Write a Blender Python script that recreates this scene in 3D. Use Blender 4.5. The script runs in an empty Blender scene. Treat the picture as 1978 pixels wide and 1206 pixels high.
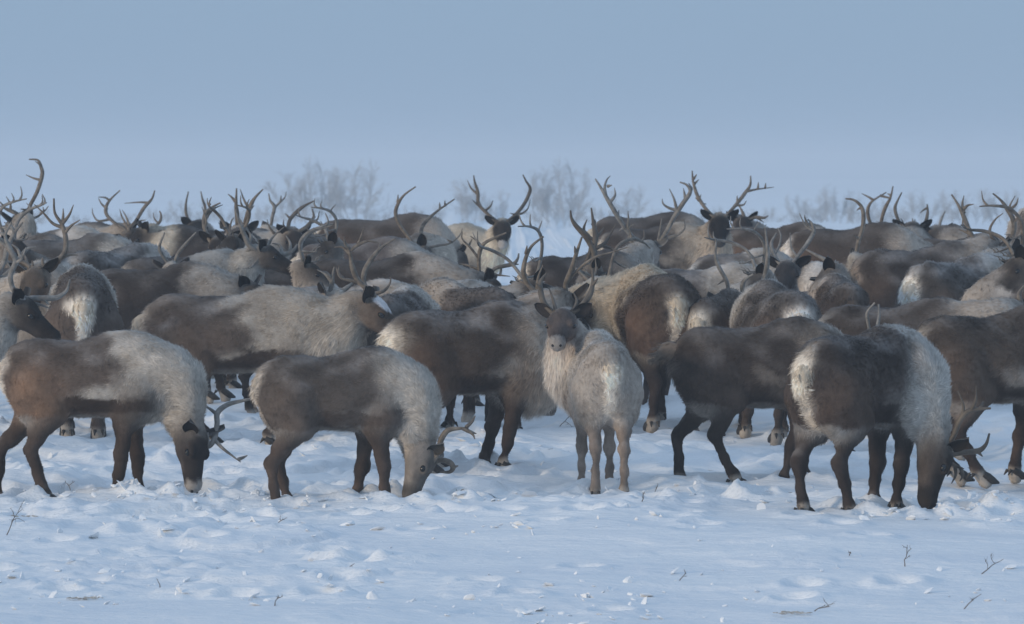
import bpy, math, random
import numpy as np
from mathutils import Vector

sc = bpy.context.scene
C = sc.collection
R = math.radians
FP = 12200.0            # focal length in pixels of the 1978 px wide photograph
HZ = 330.0              # row of eye level
CX = 989.0

# ---------------------------------------------------------------- camera
cam_d = bpy.data.cameras.new('camera')
cam = bpy.data.objects.new('camera', cam_d)
C.objects.link(cam)
cam.rotation_euler = (R(90), 0, 0)
cam_d.sensor_width = 36.0
cam_d.lens = FP / 1978 * 36.0
cam_d.shift_y = -(603 - HZ) / 1978.0
cam_d.clip_start = 0.5
cam_d.clip_end = 20000
cam_d.dof.use_dof = True
cam_d.dof.focus_distance = 42.5
cam_d.dof.aperture_fstop = 9.0
sc.camera = cam

# ---------------------------------------------------------------- sky, sun, exposure
HAZE = 0.0011
SUN_EL, SUN_AZ = R(9.5), R(-128)      # azimuth from +Y (away from camera), negative = left
world = bpy.data.worlds.new('World')
sc.world = world
world.use_nodes = True
nt = world.node_tree
bg = nt.nodes['Background']
sky = nt.nodes.new('ShaderNodeTexSky')
sky.sky_type = 'NISHITA'
sky.sun_disc = False
sky.sun_elevation = SUN_EL
sky.sun_rotation = SUN_AZ
sky.air_density = 1.0
sky.dust_density = 1.0
sky.ozone_density = 2.0
tint = nt.nodes.new('ShaderNodeMix'); tint.data_type = 'RGBA'; tint.blend_type = 'MIX'
tint.inputs[0].default_value = 0.85
# high haze: blue at the horizon, a little brighter overhead, the same all round
tcw = nt.nodes.new('ShaderNodeTexCoord'); spw = nt.nodes.new('ShaderNodeSeparateXYZ')
rpw = nt.nodes.new('ShaderNodeValToRGB')
e = rpw.color_ramp.elements
e[0].position = 0.0; e[0].color = (3.05, 4.72, 6.95, 1)
e[1].position = 0.75; e[1].color = (5.3, 7.3, 10.2, 1)
nt.links.new(tcw.outputs['Generated'], spw.inputs[0]); nt.links.new(spw.outputs[2], rpw.inputs[0]); nt.links.new(rpw.outputs[0], tint.inputs[7])
nt.links.new(sky.outputs[0], tint.inputs[6])
nt.links.new(tint.outputs[2], bg.inputs[0])
bg.inputs[1].default_value = 0.085

sun_d = bpy.data.lights.new('sun', 'SUN')
sun_d.energy = 1.7
sun_d.angle = R(11)
sun_d.color = (1.0, 0.82, 0.60)
sun = bpy.data.objects.new('sun', sun_d)
C.objects.link(sun)
sdir = Vector((math.sin(SUN_AZ) * math.cos(SUN_EL), math.cos(SUN_AZ) * math.cos(SUN_EL), math.sin(SUN_EL)))
sun.rotation_euler = sdir.to_track_quat('Z', 'Y').to_euler()

sc.view_settings.view_transform = 'Standard'
sc.view_settings.look = 'None'
sc.view_settings.exposure = 0.0
sc.view_settings.gamma = 1.0
sc.view_settings.use_curve_mapping = False
sc.cycles.use_denoising = True
sc.cycles.volume_bounces = 1
sc.cycles.max_bounces = 6
sc.cycles.transparent_max_bounces = 8

# ---------------------------------------------------------------- helpers
rng = np.random.default_rng(7)
def sstep(a, b, x):
    t = np.clip((x - a) / (b - a), 0, 1)
    return t * t * (3 - 2 * t)
class Noise:
    """cheap smooth 3-D noise: sum of random plane waves"""
    def __init__(s, seed, freq, n=12):
        r = np.random.default_rng(seed)
        k = r.normal(size=(n, 3)); k /= np.linalg.norm(k, axis=1)[:, None]
        s.k = k * freq * r.uniform(0.6, 1.6, n)[:, None] * 2 * math.pi
        s.ph = r.uniform(0, 6.28, n); s.n = n
    def __call__(s, P):
        out = np.zeros(len(P))
        for k, p in zip(s.k, s.ph):
            out += np.sin(P @ k + p)
        return out / math.sqrt(s.n / 2)
def new_obj(name, verts, faces, mat, parent=None, smooth=True, col=None, normals=None, matrix=None):
    """faces: (n,4) or (n,3) arrays or a list of such arrays"""
    me = bpy.data.meshes.new(name)
    verts = np.asarray(verts, dtype=np.float32)
    if not isinstance(faces, list): faces = [faces]
    faces = [np.asarray(f, dtype=np.int32) for f in faces if len(f)]
    me.vertices.add(len(verts)); me.vertices.foreach_set('co', verts.ravel())
    nl = sum(f.size for f in faces); nf = sum(len(f) for f in faces)
    me.loops.add(nl); me.polygons.add(nf)
    me.loops.foreach_set('vertex_index', np.concatenate([f.ravel() for f in faces]))
    tot = np.concatenate([np.full(len(f), f.shape[1], dtype=np.int32) for f in faces])
    st = np.concatenate([[0], np.cumsum(tot)[:-1]]).astype(np.int32)
    me.polygons.foreach_set('loop_start', st)
    me.polygons.foreach_set('use_smooth', np.full(nf, smooth))
    me.update(calc_edges=True)
    if col is not None:
        a = me.color_attributes.new('coat', 'FLOAT_COLOR', 'POINT')
        c4 = np.ones((len(verts), 4), dtype=np.float32); c4[:, :3] = col
        a.data.foreach_set('color', c4.ravel())
    if normals is not None:
        me.normals_split_custom_set_from_vertices(np.asarray(normals, dtype=np.float32))
    me.materials.append(mat)
    o = bpy.data.objects.new(name, me)
    C.objects.link(o)
    if parent is not None: o.parent = parent
    return o
def tag(o, label=None, cat=None, group=None, kind=None):
    if label: o['label'] = label
    if cat: o['category'] = cat
    if group: o['group'] = group
    if kind: o['kind'] = kind
    return o
def catmull(pts, n):
    P = np.asarray(pts, float)
    if len(P) == 2:
        t = np.linspace(0, 1, n)[:, None]; return P[0] * (1 - t) + P[1] * t
    Q = np.vstack([2 * P[0] - P[1], P, 2 * P[-1] - P[-2]])
    out = []
    m = len(P) - 1
    for u in np.linspace(0, m, n):
        i = min(int(u), m - 1); t = u - i
        a, b, c, d = Q[i:i + 4]
        out.append(0.5 * ((2 * b) + (c - a) * t + (2 * a - 5 * b + 4 * c - d) * t * t + (3 * b - a - 3 * c + d) * t ** 3))
    return np.array(out)
_fc = {}
def tube(pts, radii, sides=7, flat=None):
    """swept tube, returns verts, quads"""
    P = np.asarray(pts, float); n = len(P); radii = np.asarray(radii, float)
    T = np.empty_like(P); T[1:-1] = P[2:] - P[:-2]; T[0] = P[1] - P[0]; T[-1] = P[-1] - P[-2]
    T /= np.sqrt((T * T).sum(1))[:, None] + 1e-9
    rx, ry, rz = 0.3, 0.9, 0.2
    S_ = np.stack([T[:, 1] * rz - T[:, 2] * ry, T[:, 2] * rx - T[:, 0] * rz, T[:, 0] * ry - T[:, 1] * rx], 1)
    S_ /= np.sqrt((S_ * S_).sum(1))[:, None] + 1e-9
    U_ = np.stack([S_[:, 1] * T[:, 2] - S_[:, 2] * T[:, 1], S_[:, 2] * T[:, 0] - S_[:, 0] * T[:, 2], S_[:, 0] * T[:, 1] - S_[:, 1] * T[:, 0]], 1)
    a = np.arange(sides) * (2 * math.pi / sides)
    fl = np.ones(n) if flat is None else np.asarray(flat, float)
    V = P[:, None, :] + radii[:, None, None] * (np.cos(a)[None, :, None] * S_[:, None, :] * fl[:, None, None] + np.sin(a)[None, :, None] * U_[:, None, :])
    if (n, sides) not in _fc:
        i = np.repeat(np.arange(n - 1), sides); k = np.tile(np.arange(sides), n - 1); k2 = (k + 1) % sides
        _fc[(n, sides)] = np.stack([i * sides + k, i * sides + k2, (i + 1) * sides + k2, (i + 1) * sides + k], 1)
    return V.reshape(-1, 3), _fc[(n, sides)]
class MB:
    def __init__(s): s.v = []; s.f = []; s.n = 0
    def add(s, V, F):
        s.v.append(np.asarray(V, float)); s.f.append(np.asarray(F, np.int32) + s.n); s.n += len(V)
    def build(s, name, mat, parent=None, **k):
        return new_obj(name, np.vstack(s.v), s.f, mat, parent, **k)

# ---------------------------------------------------------------- materials
def mat(name, rough=0.8, spec=0.3):
    m = bpy.data.materials.new(name); m.use_nodes = True
    b = m.node_tree.nodes['Principled BSDF']
    b.inputs['Roughness'].default_value = rough
    b.inputs['Specular IOR Level'].default_value = spec
    return m, m.node_tree, b
def N(t, kind, **k):
    n = t.nodes.new(kind)
    for a, v in k.items(): setattr(n, a, v)
    return n
def noise_ramp(t, scale, stops, detail=6, coord='Object', stretch=(1, 1, 1), rough=0.6):
    tc = N(t, 'ShaderNodeTexCoord'); mp = N(t, 'ShaderNodeMapping'); mp.inputs['Scale'].default_value = stretch
    nz = N(t, 'ShaderNodeTexNoise'); nz.inputs['Scale'].default_value = scale; nz.inputs['Detail'].default_value = detail
    nz.inputs['Roughness'].default_value = rough
    t.links.new(tc.outputs[coord], mp.inputs[0]); t.links.new(mp.outputs[0], nz.inputs['Vector'])
    r = N(t, 'ShaderNodeValToRGB')
    while len(r.color_ramp.elements) < len(stops): r.color_ramp.elements.new(0.5)
    for e, (p, c) in zip(r.color_ramp.elements, stops): e.position = p; e.color = (*c, 1)
    t.links.new(nz.outputs['Fac'], r.inputs[0])
    return nz, r, mp

# fur coat: colour of the coat per vertex, broken up by noise
m_fur, t, b = mat('fur coat', 0.85, 0.15)
at = N(t, 'ShaderNodeAttribute'); at.attribute_name = 'coat'
nz, rp, mp = noise_ramp(t, 42, [(0.3, (0.86, 0.86, 0.86)), (0.7, (1.12, 1.12, 1.12))], stretch=(0.8, 1, 0.55), detail=3)
mx = N(t, 'ShaderNodeMix'); mx.data_type = 'RGBA'; mx.blend_type = 'MULTIPLY'; mx.inputs[0].default_value = 1
t.links.new(at.outputs['Color'], mx.inputs[6]); t.links.new(rp.outputs[0], mx.inputs[7])
t.links.new(mx.outputs[2], b.inputs['Base Color'])
# thin strands let light through when seen from below
ge = N(t, 'ShaderNodeNewGeometry'); tr_ = N(t, 'ShaderNodeBsdfTranslucent'); ms_ = N(t, 'ShaderNodeMixShader')
t.links.new(mx.outputs[2], tr_.inputs['Color']); t.links.new(ge.outputs['Backfacing'], ms_.inputs[0])
t.links.new(b.outputs[0], ms_.inputs[1]); t.links.new(tr_.outputs[0], ms_.inputs[2])
t.links.new(ms_.outputs[0], t.nodes['Material Output'].inputs['Surface'])
b.inputs['Sheen Weight'].default_value = 0.0

def simple_noise_mat(name, c0, c1, scale, rough=0.7, bump=0.3, spec=0.3, stretch=(1, 1, 1)):
    m, t, b = mat(name, rough, spec)
    nz, rp, mp = noise_ramp(t, scale, [(0.3, c0), (0.7, c1)], stretch=stretch)
    t.links.new(rp.outputs[0], b.inputs['Base Color'])
    bp = N(t, 'ShaderNodeBump'); bp.inputs['Strength'].default_value = bump; bp.inputs['Distance'].default_value = 0.005
    t.links.new(nz.outputs['Fac'], bp.inputs['Height']); t.links.new(bp.outputs[0], b.inputs['Normal'])
    return m
m_ant = {'tan': simple_noise_mat('antler tan bone', (0.075, 0.060, 0.046), (0.25, 0.205, 0.16), 22, 0.55),
         'grey': simple_noise_mat('antler grey bone', (0.10, 0.092, 0.082), (0.31, 0.285, 0.255), 20, 0.6),
         'dark': simple_noise_mat('antler dark bone', (0.055, 0.045, 0.036), (0.17, 0.135, 0.10), 12, 0.55)}
m_hoof = simple_noise_mat('hoof horn', (0.02, 0.018, 0.016), (0.06, 0.052, 0.045), 30, 0.45)
m_eye, t, b = mat('eye', 0.12, 0.6); b.inputs['Base Color'].default_value = (0.006, 0.005, 0.004, 1)
m_nostril, t, b = mat('nostril skin', 0.5, 0.3); b.inputs['Base Color'].default_value = (0.012, 0.010, 0.010, 1)
m_twig = simple_noise_mat('twig bark', (0.09, 0.075, 0.065), (0.22, 0.18, 0.15), 20)
m_willow = simple_noise_mat('rimed willow bark', (0.33, 0.33, 0.33), (0.55, 0.55, 0.55), 3, 0.9)

# snow
m_snow, t, b = mat('snow', 0.65, 0.25)
nz, rp, mp = noise_ramp(t, 1.1, [(0.3, (0.79, 0.81, 0.835)), (0.62, (0.87, 0.875, 0.875))], coord='Object', stretch=(0.7, 1, 1), detail=8)
t.links.new(rp.outputs[0], b.inputs['Base Color'])
n1 = N(t, 'ShaderNodeTexNoise'); n1.inputs['Scale'].default_value = 9; n1.inputs['Detail'].default_value = 8; n1.inputs['Roughness'].default_value = 0.62
mp2 = N(t, 'ShaderNodeMapping'); mp2.inputs['Scale'].default_value = (0.6, 1.0, 1)
tc2 = N(t, 'ShaderNodeTexCoord'); t.links.new(tc2.outputs['Object'], mp2.inputs[0]); t.links.new(mp2.outputs[0], n1.inputs['Vector'])
bp = N(t, 'ShaderNodeBump'); bp.inputs['Strength'].default_value = 0.8; bp.inputs['Distance'].default_value = 0.035
t.links.new(n1.outputs['Fac'], bp.inputs['Height']); t.links.new(bp.outputs[0], b.inputs['Normal'])
m_chunk = simple_noise_mat('broken snow crust', (0.80, 0.82, 0.845), (0.88, 0.88, 0.87), 18, 0.6, 0.5)
m_dirt = simple_noise_mat('bare lichen ground', (0.22, 0.18, 0.14), (0.60, 0.56, 0.50), 22, 0.9)

# ---------------------------------------------------------------- ground profile (z relative to the lens)
_gd = np.array([-300, 0, 20, 30, 36, 40, 42, 44, 46, 48, 50, 53, 56, 60, 66, 75, 120, 300, 700, 2000, 9000.])
_gz = np.array([-5.0, -3.6, -2.9, -2.50, -2.30, -2.165, -2.098, -2.03, -1.965, -1.90, -1.845, -1.77, -1.70, -1.635, -1.58, -1.57, -1.75, -2.70, -4.0, -7.0, -14.])
def zg(d):
    d = np.asarray(d, float)
    return (np.interp(d - 1.0, _gd, _gz) + np.interp(d, _gd, _gz) + np.interp(d + 1.0, _gd, _gz)) / 3
def PX(px, py, d):
    """world point at distance d seen at photo pixel (px,py)"""
    return np.array([(px - CX) / FP * d, d, (HZ - py) / FP * d])

# ---------------------------------------------------------------- caribou bodies
BIG = 9.0
def d_ell(P, c, r, M=None):
    q = P - c
    if M is not None: q = q @ M.T        # rows of M = local axes
    k0 = np.sqrt(((q / r) ** 2).sum(-1)); k1 = np.sqrt(((q / (np.asarray(r) ** 2)) ** 2).sum(-1)) + 1e-9
    return k0 * (k0 - 1) / k1
def d_cone(P, a, b, ra, rb):
    ba = b - a; q = P - a
    t = np.clip((q @ ba) / (ba @ ba), 0, 1)
    return np.sqrt(((q - t[..., None] * ba) ** 2).sum(-1)) - (ra + (rb - ra) * t)
def d_prim(p, P):
    return d_ell(P, p['c'], p['r'], p.get('M')) if p['t'] == 'e' else d_cone(P, p['a'], p['b'], p['ra'], p['rb'])
def bounds(p, m):
    if p['t'] == 'e':
        r = max(p['r']) if p.get('M') is not None else np.asarray(p['r'])
        return p['c'] - r - m, p['c'] + r + m
    lo = np.minimum(p['a'] - p['ra'], p['b'] - p['rb']); hi = np.maximum(p['a'] + p['ra'], p['b'] + p['rb'])
    return lo - m, hi + m
def surface_nets(F, lo, h):
    nx, ny, nz = F.shape
    S = F < 0
    A = S[:-1, :-1, :-1]
    corners = [(i, j, k) for i in (0, 1) for j in (0, 1) for k in (0, 1)]
    cnt = np.zeros(A.shape, np.int8)
    for i, j, k in corners: cnt += S[i:nx - 1 + i, j:ny - 1 + j, k:nz - 1 + k]
    act = (cnt > 0) & (cnt < 8)
    I, J, K = np.nonzero(act)
    idx = np.full(A.shape, -1, np.int32); idx[I, J, K] = np.arange(len(I))
    acc = np.zeros((len(I), 3)); n = np.zeros(len(I))
    for ax in range(3):
        o1, o2 = [a for a in range(3) if a != ax]
        for u in (0, 1):
            for v in (0, 1):
                c0 = [0, 0, 0]; c0[o1] = u; c0[o2] = v
                c1 = list(c0); c1[ax] = 1
                f0 = F[I + c0[0], J + c0[1], K + c0[2]]; f1 = F[I + c1[0], J + c1[1], K + c1[2]]
                m = (f0 < 0) != (f1 < 0)
                t = np.where(m, f0 / (f0 - f1 + 1e-12), 0)
                p = np.zeros((len(I), 3)); p[:, o1] = u; p[:, o2] = v; p[:, ax] = t
                acc += p * m[:, None]; n += m
    V = (np.stack([I, J, K], 1) + acc / n[:, None]) * h + lo
    Q = []
    for ax in range(3):
        o1, o2 = [(1, 2), (2, 0), (0, 1)][ax]
        s0 = [slice(None)] * 3; s1 = [slice(None)] * 3
        s0[ax] = slice(0, -1); s1[ax] = slice(1, None)
        a, b_ = S[tuple(s0)], S[tuple(s1)]
        X = np.argwhere(a != b_)
        ok = (X[:, o1] > 0) & (X[:, o2] > 0) & (X[:, o1] < F.shape[o1] - 1) & (X[:, o2] < F.shape[o2] - 1)
        X = X[ok]
        e1 = np.zeros(3, int); e1[o1] = 1; e2 = np.zeros(3, int); e2[o2] = 1
        g = lambda Y: idx[Y[:, 0], Y[:, 1], Y[:, 2]]
        q = np.stack([g(X - e1 - e2), g(X - e2), g(X), g(X - e1)], 1)
        fl = ~a[X[:, 0], X[:, 1], X[:, 2]]
        q[fl] = q[fl][:, ::-1]
        Q.append(q)
    Q = np.vstack(Q)
    return V, Q[(Q >= 0).all(1)]
def mesh_sdf(prims, h):
    los, his = zip(*[bounds(p, 3 * h) for p in prims])
    lo = np.min(los, 0); hi = np.max(his, 0)
    n = np.ceil((hi - lo) / h).astype(int) + 1
    F = np.full(n, BIG, np.float32)
    ax = [lo[i] + np.arange(n[i]) * h for i in range(3)]
    for p in prims:
        k = p['k']
        a, b_ = bounds(p, k + 2 * h)
        i0 = np.maximum(((a - lo) / h).astype(int), 0); i1 = np.minimum(((b_ - lo) / h).astype(int) + 2, n)
        sl = tuple(slice(i0[i], i1[i]) for i in range(3))
        G = np.stack(np.meshgrid(*[ax[i][i0[i]:i1[i]] for i in range(3)], indexing='ij'), -1)
        d = d_prim(p, G)
        f = F[sl]
        hh = np.maximum(k - np.abs(f - d), 0) / k
        F[sl] = np.minimum(f, d) - hh * hh * k * 0.25
    return surface_nets(F, lo, h)
def vert_normals(V, Q):
    fn = np.cross(V[Q[:, 2]] - V[Q[:, 0]], V[Q[:, 3]] - V[Q[:, 1]])
    Nn = np.zeros_like(V)
    for i in range(4): np.add.at(Nn, Q[:, i], fn)
    area = np.linalg.norm(fn, axis=1) * 0.5
    Nn /= np.linalg.norm(Nn, axis=1)[:, None] + 1e-12
    return Nn, area
def unit(v): return v / (np.linalg.norm(v) + 1e-12)

nz_big, nz_mid, nz_fine, nz_clump = Noise(1, 1.6), Noise(2, 4.5), Noise(3, 14), Noise(4, 9)
nz_lock = Noise(6, 30, 16)
c3 = lambda *a: np.array(a, float)
COATS = {
  # back/flank, shoulder+neck, haunch, leg, face, rump patch
  'dark':  dict(back=c3(0.064,0.054,0.048), pale=c3(.33,.31,.28), haunch=c3(.125,.085,.060), leg=c3(.040,.032,.028), face=c3(.040,.034,.031), patch=c3(.58,.56,.50), px=.34, flank=.35, frost=.25, band=.6, red=.5),
  'brown': dict(back=c3(0.090,0.072,0.059), pale=c3(.40,.37,.33), haunch=c3(.175,.110,.072), leg=c3(.050,.038,.032), face=c3(.045,.038,.034), patch=c3(.60,.58,.52), px=.28, flank=.55, frost=.25, band=.7, red=.8),
  'grey':  dict(back=c3(0.102,0.092,0.084), pale=c3(.42,.41,.38), haunch=c3(.215,.142,.095), leg=c3(.060,.048,.041), face=c3(.05,.043,.04), patch=c3(.62,.60,.55), px=.16, flank=.5, frost=.45, band=.5, red=.4),
  'pale':  dict(back=c3(0.203,0.184,0.165), pale=c3(.52,.49,.44), haunch=c3(.25,.20,.165), leg=c3(.09,.072,.06), face=c3(.07,.06,.054), patch=c3(.66,.64,.58), px=.1, flank=.5, frost=.4, band=.3, red=.4),
  'calf':  dict(back=c3(.375,.355,.325), pale=c3(.56,.54,.50), haunch=c3(.33,.305,.28), leg=c3(.20,.17,.145), face=c3(.095,.082,.078), patch=c3(.68,.66,.60), px=-.15, flank=.2, frost=.4, band=.1, red=.3),
}

def caribou(key, cx, d, yaw, label, top=None, size=None, coat='brown', lx=1.0, fat=1.0, poll=None, nose=None, mid=None,
            uh=None, feet=None, sink=0.05, ant='gen', aL=None, aR=None, am='tan', ar=1.0, asz=1.0, hs=1.0, ears=True, tail='down',
            detail=0, mods=None, legw=1.0, hoof=False, maner=1.0, earup=0.5):
    ct = dict(COATS[coat]); ct.update(mods or {}); ct['face'] = ct['face'] * (.65 if ct['face'].mean() < .06 else .9); ct['frost'] *= .7; ct['back'] = ct['back'] * (.82 if coat != 'calf' else 1); ct['leg'] = ct['leg'] * (.85 if coat != 'calf' else 1); ct['pale'] = ct['pale'] * 1.02; ct['haunch'] = ct['haunch'] * .85
    s = FP / d
    gz = float(zg(d))
    if size is None: size = ((HZ - gz * s) - top) / s / 0.985
    S = size; fat = fat * .95
    O = np.array([(cx - CX) / s, d, gz])
    th = R(yaw); cth, sth = math.cos(th), math.sin(th)
    def W2L(w):
        q = (np.asarray(w) - O) / S
        return np.array([q[0] * cth + q[1] * sth, -q[0] * sth + q[1] * cth, q[2]])
    def pl(px, py, dd=0.0): return W2L(PX(px, py, d + dd))
    def foot_xy(x, y):                       # ground height under a local point
        wy = O[1] + S * (x * sth + y * cth)
        return (float(zg(wy)) - gz) / S
    seed = abs(hash_(key)) % 100000
    rg = np.random.default_rng(seed)
    off = rg.uniform(-20, 20, 3)
    prims = []
    def E(c, r, k, g, M=None): prims.append(dict(t='e', c=c3(*c), r=c3(*r), k=k, g=g, M=M))
    def K(a, b_, ra, rb, k, g):
        if g in ('hleg', 'fleg') and ra < .12: ra, rb = ra * legw * .92, rb * legw * .92
        prims.append(dict(t='c', a=np.array(a, float), b=np.array(b_, float), ra=ra, rb=rb, k=k, g=g))
    # trunk
    E((-.36 * lx, 0, .73), (.235, .195 * fat, .245), .05, 'trunk')
    E((-.44 * lx, 0, .80), (.15, .14 * fat, .14), .08, 'trunk')
    E((0, 0, .735), (.50 * lx, .226 * fat, .225), .12, 'trunk')
    K((-.38 * lx, 0, .84), (.16 * lx, 0, .85), .118, .118, .09, 'trunk')
    E((-.02, 0, .685), (.36 * lx, .212 * fat, .178), .10, 'trunk')
    E((.27 * lx, 0, .73), (.24, .185 * fat, .255), .12, 'trunk')
    E((.20 * lx, 0, .87), (.23, .10, .165), .12, 'trunk')
    E((.39 * lx, 0, .64), (.15, .125, .16), .10, 'trunk')
    for sd in (-1, 1): E((-.36 * lx, sd * .11 * fat, .62), (.16, .105, .20), .08, 'trunk'); E((.29 * lx, sd * .115 * fat, .66), (.13, .09, .20), .08, 'trunk')
    # head placement
    base = c3(.34 * lx, 0, .80)
    Pp = pl(*poll) if poll is not None else c3(.80 * lx, 0, 1.02)
    if nose is not None: f = unit(pl(*nose) - Pp)
    else: f = unit(c3(.85, 0, -.52))
    if uh is None: hint = c3(0, 0, 1) + (c3(.6, 0, 0) if f[2] < -.6 else 0)
    else: hint = c3(*uh)
    u = unit(hint - (hint @ f) * f); sv = np.cross(u, f)       # sv = animal's left
    Mh = np.stack([f, sv, u])
    if mid is not None: m1 = pl(*mid)
    else:
        m1 = (base + Pp) / 2 + (c3(.05, 0, .07) if Pp[2] < .62 else c3(.0, 0, -.03))
    hsz = hs
    throat = Pp + f * .02 * hsz - u * .075 * hsz
    nk = catmull([base, m1, Pp - f * .05 - u * .02], 7); rr = np.array([.185, .168, .150, .130, .110, .092, .074 * hsz])
    for i in range(6): K(nk[i], nk[i + 1], rr[i], rr[i + 1], .07, 'neck')
    mdir = unit(m1 - base); dn = unit(np.cross(np.cross(mdir, c3(0, 0, -1)), mdir) + 1e-6) if Pp[2] > .62 else c3(-.85, 0, -.3)
    mn = catmull([c3(.36 * lx, 0, .60), m1 + dn * .10, throat], 7); mr = np.array([.14, .135, .125, .11, .09, .07, .045 * hsz]) * maner
    for i in range(6): K(mn[i], mn[i + 1], mr[i], mr[i + 1], .06, 'mane')
    H = lambda a, b_, c: Pp + (f * a + sv * b_ + u * c) * hsz
    E(H(.045, 0, -.005), np.array([.112, .092, .094]) * hsz, .04, 'head', Mh)
    K(H(.10, 0, -.012), H(.285, 0, -.022), .074 * hsz, .049 * hsz, .03, 'head')
    E(H(.305, 0, -.022), np.array([.046, .051, .047]) * hsz, .02, 'head', Mh)
    K(H(.05, 0, -.05), H(.28, 0, -.052), .050 * hsz, .026 * hsz, .03, 'head')
    for sd in (-1, 1):
        E(H(.115, sd * .070, .032), np.array([.042, .024, .026]) * hsz, .02, 'head', Mh)
        E(H(.09, sd * .045, -.035), np.array([.08, .040, .055]) * hsz, .03, 'head', Mh)
    # legs
    legs = []
    ft = feet or [None] * 4
    names = [('h', -1), ('h', 1), ('f', -1), ('f', 1)]
    dflt = [-.44 * lx, -.40 * lx, .27 * lx, .31 * lx]
    for (kind, sd), fp, dx in zip(names, ft, dflt):
        yl = sd * .115 * fat
        if fp is None: fx = dx + rg.uniform(-.05, .05)
        elif abs(fp) < 3: fx = fp
        else: fx = ((fp - CX) / FP * d - O[0]) / S / cth + yl * sth / cth
        z0 = foot_xy(fx, yl) - sink / S
        if kind == 'h':
            hip = c3(-.36 * lx, yl, .66); st = c3(-.31 * lx + (fx + .42 * lx) * .25, yl * 1.15, .53)
            hk = hip * .42 + c3(fx, yl, 0) * .58; hk[0] -= .085; hk[2] = .325 + z0 * .5; hk[1] = yl * 1.0
            fe = c3(fx + (hk[0] - fx) * .22, yl, .095 + z0); to = c3(fx + .025, yl, z0 + .02)
            K(hip, st, .148, .094, .08, 'hleg'); K(st, hk, .092, .040, .06, 'hleg'); mc = hk * .45 + fe * .55; K(hk, mc, .045, .029, .03, 'hleg'); K(mc, fe, .029, .035, .03, 'hleg'); K(fe, to, .036, .042, .02, 'hleg')
        else:
            sh = c3(.28 * lx, yl, .60); el = c3(.235 * lx + (fx - .28 * lx) * .15, yl, .46)
            kn = el * .5 + c3(fx, yl, 0) * .5; kn[0] += .012; kn[2] = .275 + z0 * .5
            fe = c3(fx + (kn[0] - fx) * .22, yl, .09 + z0); to = c3(fx + .02, yl, z0 + .02)
            K(sh, el, .110, .068, .07, 'fleg'); K(el, kn, .064, .040, .04, 'fleg'); mc = kn * .45 + fe * .55; K(kn, mc, .046, .029, .03, 'fleg'); K(mc, fe, .029, .035, .03, 'fleg'); K(fe, to, .036, .042, .02, 'fleg')
        legs.append((kind, sd, fe, to))
    h = (.0205, .0165, .0122)[detail] / min(S, 1.15)
    V, Q = mesh_sdf(prims, h)
    Nn, area = vert_normals(V, Q)
    # lumps of fur
    lump = nz_clump(V * c3(.7, 1, .7) + off) * .0045 + nz_fine(V + off) * .0015
    # distances to the groups
    G = {}
    for p in prims:
        dd_ = d_prim(p, V)
        G[p['g']] = np.minimum(G[p['g']], dd_) if p['g'] in G else dd_
    names_g = list(G)
    D = np.stack([G[g] - (.022 if g == 'head' else 0) for g in names_g], 1)
    Wt = np.exp(-(D - D.min(1, keepdims=True)) / .022); Wt /= Wt.sum(1, keepdims=True)
    wg = {g: Wt[:, i] for i, g in enumerate(names_g)}
    V = V + Nn * (lump * (1 - wg['head'] * .8))[:, None]
    # ---- coat pattern
    n1, n2, n3 = nz_big(V + off), nz_mid(V + off), nz_fine(V + off)
    X, Y, Z = V[:, 0] / lx, V[:, 1], V[:, 2]
    mixc = lambda a, b_, w: a + (b_ - a) * np.clip(w, 0, 1)[:, None]
    zz = (Z - .495) / .465
    one = np.ones((len(V), 3))
    col = one * ct['back']
    col = mixc(col * 1.08, ct['back'] * .80, sstep(.5, .8, zz + .10 * n1 + .04 * n2) * .8)
    col = mixc(col, ct['haunch'], ct['red'] * np.exp(-(((X + .36) / .17) ** 2 + ((Z - .58) / .17) ** 2)) * (1 + .25 * n2))
    fl = ct['flank'] * np.exp(-(((X - ct.get('flx', .14) + .04 * n2 + .012 * n3) / .25) ** 2 + ((Z - .62 - .04 * n1 + .012 * n2 + .006 * n3) / .08) ** 2) ** 2.2)
    col = mixc(col, ct['pale'] * .92, fl)
    shoulder = sstep(ct['px'] - .085, ct['px'] + .105, X + .05 * n1 + .03 * n2 + .014 * n3 + .22 * (Z - .72)) * (.90 + .06 * n2)
    col = mixc(col, ct['pale'] * .85, shoulder)
    bl = ct.get('blade', .55) * np.exp(-(((X - .25 + .03 * n2) / .115) ** 2 + ((Z - .80 + .02 * n1) / .11) ** 2) ** 1.8)
    col = mixc(col, ct['back'] * 1.15, bl)
    band = ct['band'] * sstep(.02, .08, zz) * (1 - sstep(.22, .30, zz + .05 * n2 + .015 * n3)) * sstep(-.33, -.2, X) * (1 - sstep(.36, .5, X))
    col = mixc(col, ct['leg'] * 1.15, band)
    col = mixc(col, ct['pale'] * .8, (1 - sstep(-.02, .05, zz + .02 * n2)) * .75)
    pat = np.exp(-(((Z - .765) / ct.get('ph', .145)) ** 2 + (Y / (ct.get('pwid', .09) + .012 * n2 + .10 * (Z - .74))) ** 2) ** 2.2) * sstep(-.42 + ct.get('pfw', 0), -.50 + ct.get('pfw', 0), X)
    low = np.exp(-(((Z - .58) / .13) ** 2 + (Y / .042) ** 2) ** 2) * sstep(-.38, -.46, X) * .7
    trunk = mixc(col, ct['patch'] * 1.35, np.maximum(pat, low) * ct.get('pw', 1.0))
    # neck and mane
    up = Nn[:, 2]
    neck = mixc(one * ct['pale'], ct['pale'] * .72, sstep(.2, .95, up) * .5 + .12 * n2)
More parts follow.
